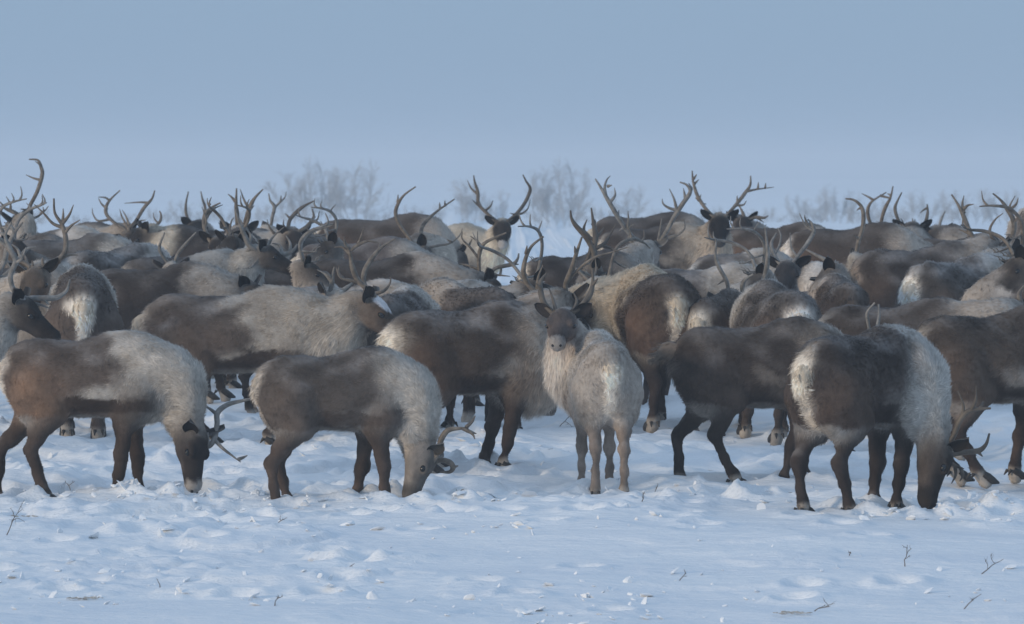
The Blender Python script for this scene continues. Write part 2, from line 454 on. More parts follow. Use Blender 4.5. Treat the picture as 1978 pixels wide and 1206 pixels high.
    mane = ct.get('manec', 1) * mixc(one * ct['pale'] * 1.3, ct['pale'] * 1.05, .5 + .3 * n2)
    # head
    hq = (V - Pp) @ Mh.T / hsz
    hd = mixc(ct['face'] * 2.2 * one * .5 + one * ct['pale'] * .38, ct['face'], sstep(-.02, .085, hq[:, 0] + .35 * (hq[:, 2] - .03) + .008 * n3))
    hd = mixc(hd, ct['face'] * 2.6, (1 - sstep(-.055, -.02, hq[:, 2])) * (1 - sstep(.20, .26, hq[:, 0])) * .8)
    hd = mixc(hd, ct['face'] * 2.1, sstep(.035, .065, np.abs(hq[:, 1])) * (1 - sstep(.10, .19, hq[:, 0])) * (1 - sstep(.0, .05, hq[:, 2])) * .8)
    hd = mixc(hd, c3(.46, .45, .43), sstep(.272, .312, hq[:, 0] + .010 * n3) * ct.get('muz', .85))
    hd = mixc(hd, ct['face'] * .4, np.exp(-((hq[:, 0] - .27) / .03) ** 2) * .4)
    if ct.get('snowcap'): hd = mixc(hd, c3(.75, .78, .82), sstep(.045, .058, hq[:, 2]) * sstep(.02, .04, hq[:, 0]) * (1 - sstep(.15, .19, hq[:, 0] + .01 * n2)) * ct['snowcap'])
    # legs
    lg = mixc(one * ct['leg'], ct['leg'] * 1.5, .5 + .35 * n2)
    upper = sstep(.36, .56, Z)
    hl = mixc(lg, mixc(one * ct['back'], ct['haunch'], ct['red'] * .8 * np.ones(len(V))), upper)
    hl = mixc(hl, ct['pale'] * .7, upper * (1 - sstep(-.02, .03, np.abs(Y) - .05)) * .35)
    flg = mixc(lg, ct['leg'] * 1.4, upper)
    flg = mixc(flg, ct['pale'] * .75, sstep(.58, .74, Z) * shoulder)
    gl = np.array([foot_xy(0, 0)])[0] - sink / S
    sock = (1 - sstep(.055, .10, Z - gl + .012 * n2)) * .85
    hl = mixc(hl, c3(.46, .44, .40), sock); flg = mixc(flg, c3(.46, .44, .40), sock)
    col = (trunk * wg['trunk'][:, None] + neck * wg['neck'][:, None] + mane * wg['mane'][:, None] + hd * wg['head'][:, None]
           + hl * wg['hleg'][:, None] + flg * wg['fleg'][:, None])
    fr = ct['frost'] * sstep(.35, .95, up + .12 * n2) * (1 - wg['head']) * (.8 + .05 * n3 + .10 * n2) * .75
    col = mixc(col, c3(.46, .46, .46), fr)
    col *= (1 + .06 * n2 + .06 * n1)[:, None] * c3(1.07, .985, .925)
    col = np.clip(col, .01, .9)
    # ---- fur blades
    nb = (6500, 17000, 48000)[detail]
    wl = .028 * wg['trunk'] + .042 * wg['neck'] + .080 * maner * wg['mane'] + .013 * wg['head'] + .016 * (wg['hleg'] + wg['fleg'])
    wl = wl * np.where((Z > .5), 1, .85)
    wl = wl + .03 * np.maximum(pat, low) * wg['trunk'] + .012 * (1 - sstep(0, .08, zz)) * wg['trunk']
    pr = area * (1 + .6 * (wg['mane'][Q[:, 0]]) + 1.0 * wg['head'][Q[:, 0]])
    pick = rg.choice(len(Q), nb, p=pr / pr.sum())
    uv = rg.random((nb, 2))[:, :, None]
    q = Q[pick]
    Pb = (V[q[:, 0]] * (1 - uv[:, 0]) + V[q[:, 1]] * uv[:, 0]) * (1 - uv[:, 1]) + (V[q[:, 3]] * (1 - uv[:, 0]) + V[q[:, 2]] * uv[:, 0]) * uv[:, 1]
    v0 = q[:, 0]; nb_n = Nn[v0]
    flow = np.tile(c3(-1, 0, -.55), (nb, 1))
    ndir = unit(base - Pp) + c3(0, 0, -.35)
    wn = (wg['neck'] + wg['mane'])[v0][:, None]
    flow = flow * (1 - wn) + ndir * wn + c3(0, 0, -.9) * wg['mane'][v0][:, None]
    wl_ = (wg['hleg'] + wg['fleg'])[v0][:, None]; flow = flow * (1 - wl_) + c3(-.15, 0, -1) * wl_
    wh = wg['head'][v0][:, None]; flow = flow * (1 - wh) - f * wh
    flow += .28 * np.stack([nz_mid(Pb + off + 3), nz_mid(Pb + off + 7), nz_mid(Pb + off + 11)], 1)
    flow += rg.normal(size=(nb, 3)) * .20
    flow -= (flow * nb_n).sum(1, keepdims=True) * nb_n
    flow /= np.linalg.norm(flow, axis=1)[:, None] + 1e-9
    lift = rg.uniform(.12, .62, (nb, 1))
    L = wl[v0] * rg.uniform(.6, 1.25, nb)
    dirv = flow + nb_n * lift; dirv /= np.linalg.norm(dirv, axis=1)[:, None]
    tip = Pb + dirv * L[:, None]
    w = (.0066, .0046, .0031)[detail] * rg.uniform(.7, 1.3, nb)
    side = np.cross(dirv, nb_n); side /= np.linalg.norm(side, axis=1)[:, None] + 1e-9
    Pb = Pb - nb_n * .004
    B0 = Pb - side * w[:, None]; B1 = Pb + side * w[:, None]
    BV = np.stack([B0, B1, tip], 1).reshape(-1, 3)
    jit = rg.uniform(.80, 1.22, (nb, 1)) * (1 + .09 * nz_lock(Pb * c3(.5, 1, .6) + off))[:, None].clip(.5, 1.6)
    bc = col[v0] * jit
    BC = np.stack([bc, bc, bc * 1.1], 1).reshape(-1, 3)
    BN = nb_n + rg.normal(size=(nb, 3)) * .12; BN /= np.linalg.norm(BN, axis=1)[:, None]; BN = np.repeat(BN, 3, axis=0)
    BF = np.arange(nb * 3).reshape(-1, 3) + len(V)
    root = bpy.data.objects.new('caribou', None)
    root.empty_display_size = 0.3
    C.objects.link(root)
    root.location = O; root.rotation_euler = (0, 0, th)
    tag(root, label, 'caribou', 'caribou herd standing and grazing on the snow')
    new_obj('body', np.vstack([V, BV]) * S, [Q, BF], m_fur, root, col=np.clip(np.vstack([col, BC]), .008, .9), normals=np.vstack([Nn, BN]))
    # ---- ears
    if ears:
        for sd in (-1, 1):
            bpos = H(-.008, sd * .070, .045)
            ax = unit(sv * sd * .80 + u * earup - f * .28); nv_ = f * .85 + sv * sd * .45; nrm = unit(nv_ - (nv_ @ ax) * ax); sdv = np.cross(ax, nrm)
            vv, ff, cc = [], [], []
            nu, nv = 9, 7
            for layer in (0, 1):
                for i in range(nu):
                    t = i / (nu - 1)
                    wdt = .052 * (math.sin(math.pi * min(1, (t * .84 + .16))) ** .55) * (1 - .15 * t)
                    for j in range(nv):
                        a = (j / (nv - 1) - .5) * 2
                        cup = .022 * (a * a) * (1 - t * .4)
                        p = bpos + (ax * (.132 * t) + sdv * (wdt * a) + nrm * (cup - (0 if layer else .012 * (1 - a * a)))) * hsz
                        vv.append(p)
                        rim = abs(a) > .8 or t > .93
                        cc.append(c3(.16, .145, .13) * (ct['face'].mean() / .045) ** .5 if (rim and not layer) else (ct['face'] * (.45 if layer else .9)))
                for i in range(nu - 1):
                    for j in range(nv - 1):
                        k = layer * nu * nv + i * nv + j
                        qd = (k, k + 1, k + nv + 1, k + nv)
                        ff.append(qd if layer else qd[::-1])
            k2 = nu * nv
            ring = [j for j in range(nv)][::-1] + [i * nv for i in range(1, nu)] + [(nu - 1) * nv + j for j in range(1, nv)] + [i * nv + nv - 1 for i in range(nu - 2, 0, -1)]
            for a_, b_ in zip(ring, ring[1:] + ring[:1]): ff.append((a_, b_, b_ + k2, a_ + k2))
            new_obj('ear', np.array(vv) * S, np.array(ff), m_fur, root, col=np.clip(np.array(cc), .008, .9))
    # ---- eyes and nostrils
    if d < 64:
        for sd in (-1, 1):
            for nm, c_, r_, mm in (('eye', H(.122, sd * .087, .014), .0165, m_eye), ('nostril', H(.342, sd * .025, -.020), .0095, m_nostril)):
                vv, ff = [], []
                for i in range(7):
                    for j in range(10):
                        a, b_ = math.pi * i / 6, 2 * math.pi * j / 10
                        vv.append(c_ + (f * math.cos(a) * 1.35 + sv * math.sin(a) * math.cos(b_) + u * math.sin(a) * math.sin(b_)) * r_ * hsz)
                for i in range(6):
                    for j in range(10): ff.append((i * 10 + j, (i + 1) * 10 + j, (i + 1) * 10 + (j + 1) % 10, i * 10 + (j + 1) % 10))
                new_obj(nm, np.array(vv) * S, np.array(ff), mm, root)
    # ---- tail
    tb = c3(-.575 * lx, 0, .855)
    if tail == 'up': tp = [tb + c3(.05, 0, -.03), tb + c3(-.05, 0, -.01), tb + c3(-.13, 0, -.07)]
    else: tp = [tb + c3(.05, 0, .0), tb + c3(-.012, 0, -.055), tb + c3(-.004, .01 * rg.normal(), -.15)]
    tp = catmull(tp, 8); tr = np.array([.03, .046, .055, .058, .054, .043, .028, .005]) * (1.25 if tail == 'up' else 1)
    TV, TF = tube(tp, tr * 1.12, 9, flat=[.7] * 8)
    tn = unit(TV.mean(0) * 0 + c3(-1, 0, .2))
    cen = np.repeat(tp, 9, axis=0); nrm = TV - cen; nrm /= np.linalg.norm(nrm, axis=1)[:, None] + 1e-9
    tcv = c3(1.12, .99, .86) * mixc(np.ones((len(TV), 3)) * ct['patch'] * .85, ct['back'] * 1.2, sstep(.0, .6, nrm[:, 2] * .4 - np.abs(nrm[:, 1]) * .9 + np.repeat(np.linspace(.55, -.25, 8), 9)) * .7)
    nt_ = 500 if detail else 150
    ii = rg.integers(0, len(TV), nt_)
    tdir = unit(tp[-1] - tp[2]); tips = TV[ii] + (tdir + nrm[ii] * .35 + rg.normal(size=(nt_, 3)) * .2) * .05
    sd_ = np.cross(nrm[ii], tdir) * .003
    TB = np.stack([TV[ii] + sd_, TV[ii] - sd_, tips], 1).reshape(-1, 3)
    new_obj('tail', np.vstack([TV, TB]) * S, [TF[:, ::-1], np.arange(nt_ * 3).reshape(-1, 3) + len(TV)], m_fur, root,
            col=np.vstack([tcv, np.repeat(tcv[ii], 3, axis=0)]), normals=np.vstack([nrm, np.repeat(nrm[ii], 3, axis=0)]))
    # ---- hooves (two toes and dewclaws)
    if hoof or detail:
        for kind, sd, fe, to in legs:
            mb = MB()
            for toe in (-1, 1):
                c0 = to + c3(.0, toe * .021, .02)
                tv, tf = tube([c0 + c3(-.03, 0, .035), c0 + c3(.0, 0, .015), c0 + c3(.035, toe * .004, -.01), c0 + c3(.072, toe * .010, -.022)], [.022, .028, .026, .006], 8, flat=[.9] * 4)
                mb.add(tv, tf)
                c1 = fe + c3(-.035, toe * .022, -.02)
                tv, tf = tube([c1, c1 + c3(-.022, toe * .004, -.03)], [.012, .003], 6); mb.add(tv, tf)
            mb.v = [v * S for v in mb.v]
            mb.build('hoof', m_hoof, root)
    # ---- antlers
    sww = c3(sv[0] * cth - sv[1] * sth, sv[0] * sth + sv[1] * cth, sv[2])
    fw = c3(f[0] * cth - f[1] * sth, f[0] * sth + f[1] * cth, f[2])
    Pw = O + S * c3(Pp[0] * cth - Pp[1] * sth, Pp[0] * sth + Pp[1] * cth, Pp[2])
    def rad(n, r0, r1, hump=0): t = np.linspace(0, 1, n); return (r0 + (r1 - r0) * t ** 1.2) + hump * np.exp(-((t - .62) / .22) ** 2)
    if ant == 'px':
        for strokes in (aL, aR):
            if not strokes: continue
            ped = [H(.0, sd * .045, .065) for sd in (-1, 1)]
            pw = [O + S * c3(p[0] * cth - p[1] * sth, p[0] * sth + p[1] * cth, p[2]) for p in ped]
            x0 = (strokes[0][0][0] - CX) / FP * d
            if aL and aR:
                other = aR if strokes is aL else aL
                x1 = (other[0][-1][0] - CX) / FP * d; xs = (strokes[0][-1][0] - CX) / FP * d
                left = xs <= x1
                side = 0 if (pw[0][0] <= pw[1][0]) == left else 1
            else: side = 0 if abs(pw[0][0] - x0) < abs(pw[1][0] - x0) else 1
            sgn = -1 if side == 0 else 1
            zb = (HZ - strokes[0][0][1]) / FP * d
            mb = MB()
            for si, st in enumerate(strokes):
                pts = []
                for p in st:
                    z = (HZ - p[1]) / FP * d; hgt = abs(z - zb)
                    dd_ = (pw[side][1] - d) + sgn * sww[1] * .35 * min(hgt, .7) - fw[1] * .22 * math.sin(min(hgt / .75, 1) * math.pi)
                    if si: dd_ += (hgt_ := 0) + .05 * math.sin(si * 2.3) * (st.index(p) / max(1, len(st) - 1))
                    if len(p) > 2: dd_ += p[2]
                    pts.append(PX(p[0], p[1], d + dd_))
                if si == 0: pts = [pw[side]] + pts
                n = 5 * len(pts)
                cv = catmull(pts, n)
                r0 = (.0190 if si == 0 else .0130) * ar; r1 = (.0065 if si == 0 else .0032)
                tv, tf = tube(cv, rad(n, r0, r1, (.006 * ar if si == 0 else 0)), 7)
                mb.add(tv, tf)
            loc = [np.stack([((v[:, 0] - O[0]) * cth + (v[:, 1] - O[1]) * sth), (-(v[:, 0] - O[0]) * sth + (v[:, 1] - O[1]) * cth), v[:, 2] - O[2]], 1) for v in mb.v]
            mb.v = loc
            mb.build('antler', m_ant[am], root)
    elif ant == 'gen':
        uu = unit(u + c3(0, 0, .35)); ff_ = unit(f - (f @ uu) * uu)
        for sd in (-1, 1):
            mb = MB(); k = asz * rg.uniform(.9, 1.1)
            A = lambda a, b_, c: Pp + (ff_ * a + sv * sd * b_ + uu * c) * k
            beam = [A(0, .04, .05), A(-.09, .11, .13), A(-.17, .20, .28), A(-.12, .27, .44), A(.0, .28, .56), A(.10, .22 + rg.uniform(-.05, .05), .64)]
            cb = catmull(beam, 26); tv, tf = tube(cb, rad(26, .0165 * ar, .005, .004), 7); mb.add(tv, tf)
            for t_, dv in ((2, (.16, -.02, .10)), (7, (.17, .02, .07)), (19, (-.05, .04, .12)), (22, (-.07, -.03, .12)), (15, (-.10, .03, .04))):
                if rg.random() < .15: continue
                p = cb[t_]; e = p + (ff_ * dv[0] + sv * sd * dv[1] + uu * dv[2]) * k * rg.uniform(.7, 1.2)
                mcv = catmull([p, (p + e) / 2 + ff_ * .02, e], 8)
                tv, tf = tube(mcv, rad(8, .010 * ar, .003), 6); mb.add(tv, tf)
                if t_ in (2, 7):
                    for q_ in (4, 6):
                        pp = mcv[q_]; tv, tf = tube([pp, pp + uu * .035, pp + uu * .06 + ff_ * .02], [.006, .004, .002], 5); mb.add(tv, tf)
            mb.v = [v * S for v in mb.v]
            mb.build('antler', m_ant[am], root)
    return root
def hash_(s):
    h = 5381
    for ch in s: h = (h * 33 + ord(ch)) & 0x7fffffff
    return h

# ---------------------------------------------------------------- the herd
caribou('a1', 182, 41.6, 0, 'grazing grey brown caribou at far left front with one forked antler beside its lowered head', size=1.01, coat='grey', detail=2, lx=1.0, legw=1.14, hs=1.1,
        mods=dict(px=.17, blade=.15, red=1.1, flank=1.0, band=1.0, back=c3(.135, .112, .096), leg=c3(.05, .038, .031)), poll=(372, 838, -.08), nose=(381, 950, -.16), mid=(352, 735, -.02), uh=(1, -.62, .2),
        feet=[95, -12, 222, 268], sink=.09, ant='px', am='grey', ar=1.1,
        aL=[[(385, 845, .15), (372, 800, .4), (372, 770, .5), (385, 758, .5), (402, 750, .5)], [(376, 766, .5), (384, 750, .5)], [(366, 745, .4), (368, 725, .4)]],
        aR=[[(402, 862), (414, 848), (419, 820), (420, 798), (440, 782), (470, 774), (497, 768)], [(418, 800), (405, 790), (392, 782)], [(415, 850), (430, 866), (448, 880), (465, 893)], [(460, 888), (470, 884), (478, 880)]])
caribou('a2', 660, 40.8, 12, 'smaller grey caribou grazing in front at centre left with pale rump and hooked antler', size=.955, coat='grey', detail=2, lx=.98, legw=1.12, hs=1.08,
        mods=dict(px=.33, flx=.26, red=.15, flank=.8, band=.8, back=c3(.115, .10, .088), leg=c3(.075, .058, .048), patch=c3(.46, .44, .40), face=c3(.13, .122, .112), muz=.0), poll=(820, 872, .02), nose=(800, 963, -.04), mid=(806, 765, .05), uh=(1, -.15, .2),
        feet=[538, 562, 744, 680], sink=.09, ant='px', am='tan', ar=1.1,
        aL=[[(834, 892), (846, 875), (852, 850), (865, 832), (885, 828), (905, 828)], [(900, 826), (912, 815), (918, 803)], [(895, 828), (912, 838), (917, 848)], [(902, 832), (920, 838)]],
        aR=[[(836, 893), (850, 889), (868, 893), (875, 903), (868, 912), (850, 912)], [(875, 903), (885, 900)]])
caribou('a3', 918, 43.0, 22, 'dark brown caribou with humped frosty shoulders standing just left of the calf', size=1.12, coat='brown', detail=2,
        mods=dict(px=.36, flx=.27, blade=.8, red=.55, flank=.9, band=.8, frost=.6, pw=1.0, pwid=.15, pfw=.05), poll=(1085, 585, .40), nose=(1122, 628, .62), mid=(1035, 620, .25), feet=[832, 850, 970, 932], sink=.0, hoof=True, ant='px', am='tan', ar=1.0, maner=1.55,
        aL=[[(1075, 575), (1045, 568), (1020, 550), (1011, 520), (1024, 480), (1050, 457)], [(1037, 560), (1040, 535), (1049, 512)], [(1016, 490), (1018, 475)], [(1020, 550), (1008, 545), (998, 540)]],
        aR=[[(1098, 575), (1092, 552), (1104, 520), (1115, 485), (1124, 458)], [(1096, 545), (1118, 520), (1148, 498), (1180, 488), (1212, 478)], [(1112, 488), (1110, 476)]])
caribou('a4', 1160, 41.9, 97, 'pale young caribou seen from behind with head turned back to the camera', size=.99, coat='calf', detail=2, lx=.93, fat=.85, legw=.86, mods=dict(muz=.65, pwid=.06, ph=.10, red=0, blade=0, band=0),
        poll=(1088, 618, .20), nose=(1073, 668, -.16), mid=(1108, 690, .38), uh=(0, 0, 1), sink=.07, ant='px', am='dark', ar=1.15, hs=1.04, maner=1.2,
        aL=[[(1070, 606), (1052, 588), (1045, 568), (1044, 545), (1056, 528)], [(1074, 602), (1068, 578), (1060, 555)], [(1046, 560), (1036, 548)]],
        aR=[[(1104, 604), (1122, 592), (1138, 572), (1145, 548), (1144, 518)], [(1108, 600), (1114, 582), (1108, 566)], [(1144, 552), (1155, 538)]], earup=.35)
caribou('a5', 1478, 42.3, 5, 'dark walking caribou right of the calf with its tail raised', size=1.05, coat='dark', detail=2,
        mods=dict(px=.45, frost=.4, patch=c3(.22, .19, .165), pw=.7), feet=[1428, 1314, 1508, 1555], sink=.05, tail='up', poll=(1680, 700, .35), nose=(1725, 760, .3), mid=(1640, 720, .15), ant='px', am='grey', ar=.6,
        aL=[[(1683, 665), (1678, 630), (1675, 605), (1690, 585)]], aR=[[(1690, 665), (1693, 640), (1698, 610), (1697, 588)]])
caribou('a6', 1676, 40.0, 49, 'large dark caribou grazing at front right with white rump and frosty pale shoulders', size=1.13, coat='dark', detail=2,
        fat=.93, mods=dict(px=.22, blade=.3, pwid=.07, ph=.17, manec=.8, back=c3(.078, .064, .056), pale=c3(.42, .42, .40), flank=.2, frost=.5, band=.9, face=c3(.052, .044, .038), muz=.0), poll=(1812, 866, -.05), nose=(1796, 998, -.16), mid=(1778, 742, .10), uh=(1, -.6, .2), hs=1.02,
        feet=[1642, 1549, 1730, 1690], sink=.03, hoof=True, ant='px', am='dark', ar=1.05, maner=.66,
        aL=[[(1826, 868), (1842, 842), (1854, 812), (1872, 794), (1895, 790), (1914, 789)], [(1857, 808), (1861, 785), (1850, 755)], [(1876, 793), (1884, 775), (1886, 745)], [(1893, 790), (1901, 775)]],
        aR=[[(1828, 880), (1850, 876), (1875, 873), (1893, 870), (1905, 858), (1911, 838)], [(1888, 872), (1898, 882)], [(1832, 892), (1850, 902), (1862, 906)], [(1845, 900), (1846, 918), (1838, 934)], [(1856, 905), (1860, 918), (1854, 930)]])
caribou('a7', 1938, 42.2, 24, 'dark caribou walking at the right edge behind the large grazing one', size=1.13, coat='brown', detail=2,
        mods=dict(px=.40, red=.35, back=c3(.10, .082, .068)), feet=[1893, 1850, 2000, 1960], sink=.0, hoof=True, poll=(2110, 640, .3), nose=(2160, 700, .3), ant='gen')
caribou('a8', -165, 44.3, 3, 'caribou at left edge with dark sloping face and pale neck above the grazing one', size=1.12, coat='grey', detail=1,
        mods=dict(px=.1, muz=.0, face=c3(.035, .031, .029), pale=c3(.45, .44, .41)), poll=(32, 592, -.05), nose=(124, 658, -.10), mid=(-25, 660, -.02), ant='px', am='grey', ar=1.15,
        aL=[[(46, 582), (26, 560), (20, 532), (30, 505), (18, 478), (10, 455), (22, 430)], [(18, 478), (0, 465), (-8, 440)], [(28, 508), (42, 500), (50, 478)], [(12, 455), (-6, 448)]],
        aR=[[(52, 578), (62, 576), (85, 576), (110, 575), (128, 562), (135, 540)], [(56, 584), (75, 588), (96, 596)], [(84, 576), (95, 590)]])
caribou('a9', 472, 45.3, 2, 'long bodied pale grey caribou with big antlers and dark face looking right', size=1.11, coat='grey', detail=2, lx=1.16,
        mods=dict(px=.0, blade=.1, red=1.1, flank=1.0, band=1.0, back=c3(.13, .11, .095), pale=c3(.40, .38, .34), face=c3(.075, .06, .048), patch=c3(.48, .46, .42), muz=0, snowcap=.8), hs=1.08, poll=(706, 590, -.05), nose=(792, 652, -.10), mid=(650, 625, -.02), feet=[370, 405, 517, 560], sink=.0, hoof=True, maner=1.25,
        ant='px', am='tan', ar=1.15, uh=(0.2, 0, 1),
        aL=[[(722, 570), (706, 556), (690, 540), (680, 515), (676, 490), (668, 468)], [(677, 492), (662, 478), (646, 478)], [(674, 480), (667, 472), (664, 456)], [(678, 485), (693, 468), (703, 440)], [(684, 478), (710, 466), (735, 470)], [(694, 545), (672, 541), (656, 535), (649, 515)], [(662, 538), (654, 528), (655, 513)]],
        aR=[[(718, 572), (703, 548), (704, 525), (718, 500), (735, 480), (762, 462)], [(732, 484), (734, 470)], [(722, 568), (742, 562), (753, 548), (755, 535)]])
caribou('a10', 160, 46.3, 94, 'caribou seen squarely from behind at left with a round white rump patch', top=533, coat='grey', detail=1, fat=.86,
        mods=dict(px=.2, red=.3, back=c3(.115, .10, .09), frost=.2, flank=0, patch=c3(.72, .70, .64), pw=1.2, pwid=.07, ph=.11), poll=(168, 590, 1.1), nose=(168, 650, 1.25), ant=None, hoof=True, sink=.0)
caribou('a11', 318, 50.4, 2, 'dark flanked caribou behind the long pale one with its grey neck stretched right', top=522, coat='dark', detail=1, lx=1.05, mods=dict(px=.20, frost=.3),
        poll=(478, 562, 0), nose=(530, 600, -.1), ant=None, hoof=True, sink=0, feet=[230, 250, 402, 430])
G = 'gen'
caribou('b1', 105, 62, 12, 'plain beige back between the tall left antler and the brown backs', top=449, coat='pale', poll=(220, 500, .4), nose=(230, 540, .4), ant=None)
caribou('b2', -25, 47.3, 12, 'caribou at left edge showing one big open ear and wide palmed antlers', top=552, coat='pale', detail=1, poll=(72, 532, -.15), nose=(58, 592, -.38), mid=(30, 590, -.05), uh=(0, .2, 1), ant='px', am='tan', ar=1.15,
        mods=dict(face=c3(.09, .075, .062)),
        aL=[[(60, 522), (52, 512), (30, 500), (15, 480), (5, 470)], [(52, 512), (50, 500), (46, 490)], [(60, 522), (63, 512), (62, 503)]],
        aR=[[(72, 522), (90, 512), (112, 502), (125, 486), (127, 462), (120, 435), (106, 412), (104, 384)], [(122, 440), (102, 432), (84, 412), (66, 395)], [(124, 452), (138, 436), (155, 425)], [(120, 432), (122, 418), (122, 403)], [(121, 432), (134, 415), (142, 396)], [(85, 515), (82, 505), (83, 498)], [(112, 502), (132, 493), (150, 493)]])
caribou('b3', 20, 58, 150, 'caribou at left edge with one very tall upright antler and a drooping dark ear', top=455, coat='pale', detail=1, mods=dict(face=c3(.04,.035,.03)), poll=(40, 432, .0), nose=(12, 470, .15), mid=(25, 470, 0), ant='px', am='tan', ar=1.1, hs=1.05,
        aL=[[(48, 424), (30, 412), (14, 405), (0, 398)], [(20, 408), (20, 395), (12, 380)], [(22, 408), (30, 414)]],
        aR=[[(50, 420), (58, 398), (72, 370), (81, 340), (80, 325), (73, 310), (56, 308)], [(80, 348), (66, 345), (50, 338)], [(80, 328), (76, 318), (68, 312)], [(52, 422), (70, 420), (86, 408), (94, 398)], [(78, 414), (84, 408), (83, 400)], [(54, 408), (46, 405), (40, 404)]])
caribou('b4', 215, 65, 176, 'far brown back below spreading antlers at left, head half hidden', top=441, coat='brown', poll=(247, 450, -.3), nose=(262, 478, -.35), ant='px', am='tan', ar=1.1, mods=dict(px=.6),
        aL=[[(242, 444), (220, 430), (206, 415), (205, 400), (214, 385), (232, 368)], [(207, 405), (196, 394), (190, 383)], [(212, 388), (203, 382), (190, 381)], [(212, 424), (190, 427), (180, 415), (178, 402)]],
        aR=[[(248, 442), (262, 428), (278, 402), (293, 385), (299, 368)], [(287, 392), (270, 391), (240, 393)], [(256, 434), (268, 428), (282, 425)], [(247, 440), (236, 420), (231, 404)], [(250, 436), (243, 418), (236, 406)]])
caribou('b5', 148, 56, 14, 'grey brown caribou with sloping neck behind the rear view animal at left', top=466, coat='grey', poll=(236, 520, .1), nose=(262, 560, .1), ant=None, mods=dict(px=.25))
caribou('b6', 232, 53.2, 47, 'frost dusted grey caribou with white rump half hidden behind a long dark back', top=487, coat='grey', detail=1, mods=dict(frost=.9, patch=c3(.66, .65, .62), pw=1.2), poll=(305, 520, .5), nose=(322, 560, .5), ant=None)
caribou('b7', 330, 51.9, 104, 'caribou hidden to its crown behind a grey hump, two thin bare antlers showing', size=.86, coat='grey', poll=(332, 523, .1), nose=(330, 565, .3), ant='px', am='grey', ar=.85,
        aL=[[(326, 512), (312, 490), (308, 476), (318, 450)]], aR=[[(338, 508), (343, 492), (360, 470), (379, 449)]])
caribou('b8', 388, 62, 182, 'dark bodied caribou facing left with cream neck and small curled antlers', top=447, coat='dark', detail=1, lx=1.05, mods=dict(pale=c3(.50, .46, .38), px=.3, band=.2), poll=(283, 452, -.05), nose=(244, 480, -.1), mid=(295, 480, 0), ant='px', am='tan', ar=.8,
        aL=[[(286, 446), (298, 438), (309, 428), (311, 415), (308, 408)], [(306, 432), (298, 422), (296, 411)], [(288, 446), (287, 438), (287, 430)]],
        aR=[[(290, 455), (305, 448), (318, 445)]])
caribou('b9', 372, 52.6, 24, 'caribou with black muzzle pointing right and pale palmed antlers over its brow', top=498, coat='dark', detail=1, mods=dict(px=-.02, pale=c3(.36, .36, .34), frost=.5, muz=0, face=c3(.05, .045, .042)), lx=1.05, hs=.92,
        poll=(506, 490, .05), nose=(585, 522, .02), mid=(455, 540, .1), ant='px', am='grey', ar=1.35,
        aL=[[(514, 492), (500, 488), (482, 475), (472, 455), (462, 430), (455, 405)], [(484, 480), (470, 495), (462, 510), (456, 525)], [(505, 490), (495, 505), (480, 518), (455, 520)], [(480, 472), (484, 455), (473, 440)]],
        aR=[[(516, 490), (530, 490), (550, 492), (566, 484), (574, 472)], [(545, 492), (540, 475), (526, 470)], [(512, 490), (520, 470), (530, 455), (550, 438)], [(560, 488), (560, 470), (552, 455)]])
caribou('b10', 432, 55, 262, 'caribou with wide dark ears and angular pale antlers peering over a grey shoulder', size=.93, coat='grey', detail=1, poll=(424, 472, -.1), nose=(423, 512, -.38), mid=(430, 520, -.1), uh=(0, 0, 1), ant='px', am='tan', ar=1.1, hs=1.08,
        aL=[[(410, 470), (400, 455), (394, 435), (396, 415), (408, 402), (426, 392)], [(397, 425), (405, 412), (416, 402), (430, 396)], [(396, 440), (398, 425), (390, 400)]],
        aR=[[(440, 470), (448, 462), (462, 450), (468, 435), (460, 420)], [(450, 462), (444, 445), (447, 428), (452, 420)]])
caribou('b11', 380, 70, 85, 'far caribou with snow on its crown and two slim curved antlers', size=.98, coat='dark', poll=(376, 440, -.3), nose=(400, 452, -.5), mods=dict(face=c3(.03, .028, .027)), ant='px', am='dark', ar=.9,
        aL=[[(370, 434), (360, 415), (359, 395), (364, 370)]], aR=[[(388, 436), (395, 415), (396, 400), (391, 385), (388, 370)], [(395, 405), (398, 395)]])
caribou('b12', 462, 60, 95, 'caribou facing away with two forked brown antlers shaped like letter Y', top=455, coat='brown', poll=(462, 452, .5), nose=(462, 475, .75), ant='px', am='tan', ar=1.35,
        aL=[[(458, 448), (458, 420), (456, 395), (457, 364)], [(456, 392), (448, 382), (440, 375)]], aR=[[(470, 448), (476, 422), (483, 400), (492, 383), (508, 366)], [(481, 402), (472, 388), (464, 366)]])
caribou('b13', 535, 63, 190, 'caribou with dark tangled many tined antlers left of the two hazy bush stems', size=.98, coat='grey', poll=(566, 455, -.3), nose=(574, 488, -.5), uh=(0, 0, 1), ant='px', am='dark', ar=1.2, mods=dict(muz=0),
        aL=[[(558, 444), (560, 425), (575, 408), (590, 397), (608, 388)], [(562, 424), (556, 418), (551, 413)], [(557, 445), (548, 436), (548, 424)], [(556, 448), (530, 452), (510, 464), (490, 478)], [(530, 452), (520, 438), (516, 424)]],
        aR=[[(574, 448), (590, 440), (600, 430), (606, 418), (603, 404)], [(602, 430), (613, 424), (617, 408)], [(576, 454), (592, 456), (600, 452), (606, 440)], [(594, 457), (610, 461)]])
caribou('b14', 505, 66, 30, 'caribou behind the tangled antlers showing one forked pale antler', size=.9, coat='pale', poll=(520, 450, .1), nose=(536, 470, .2), ant='px', am='grey', ar=1.1,
        aL=[[(522, 445), (526, 420), (530, 400), (522, 388), (519, 374)], [(530, 402), (540, 392), (550, 382), (553, 370)], [(542, 390), (543, 378)]], aR=[])
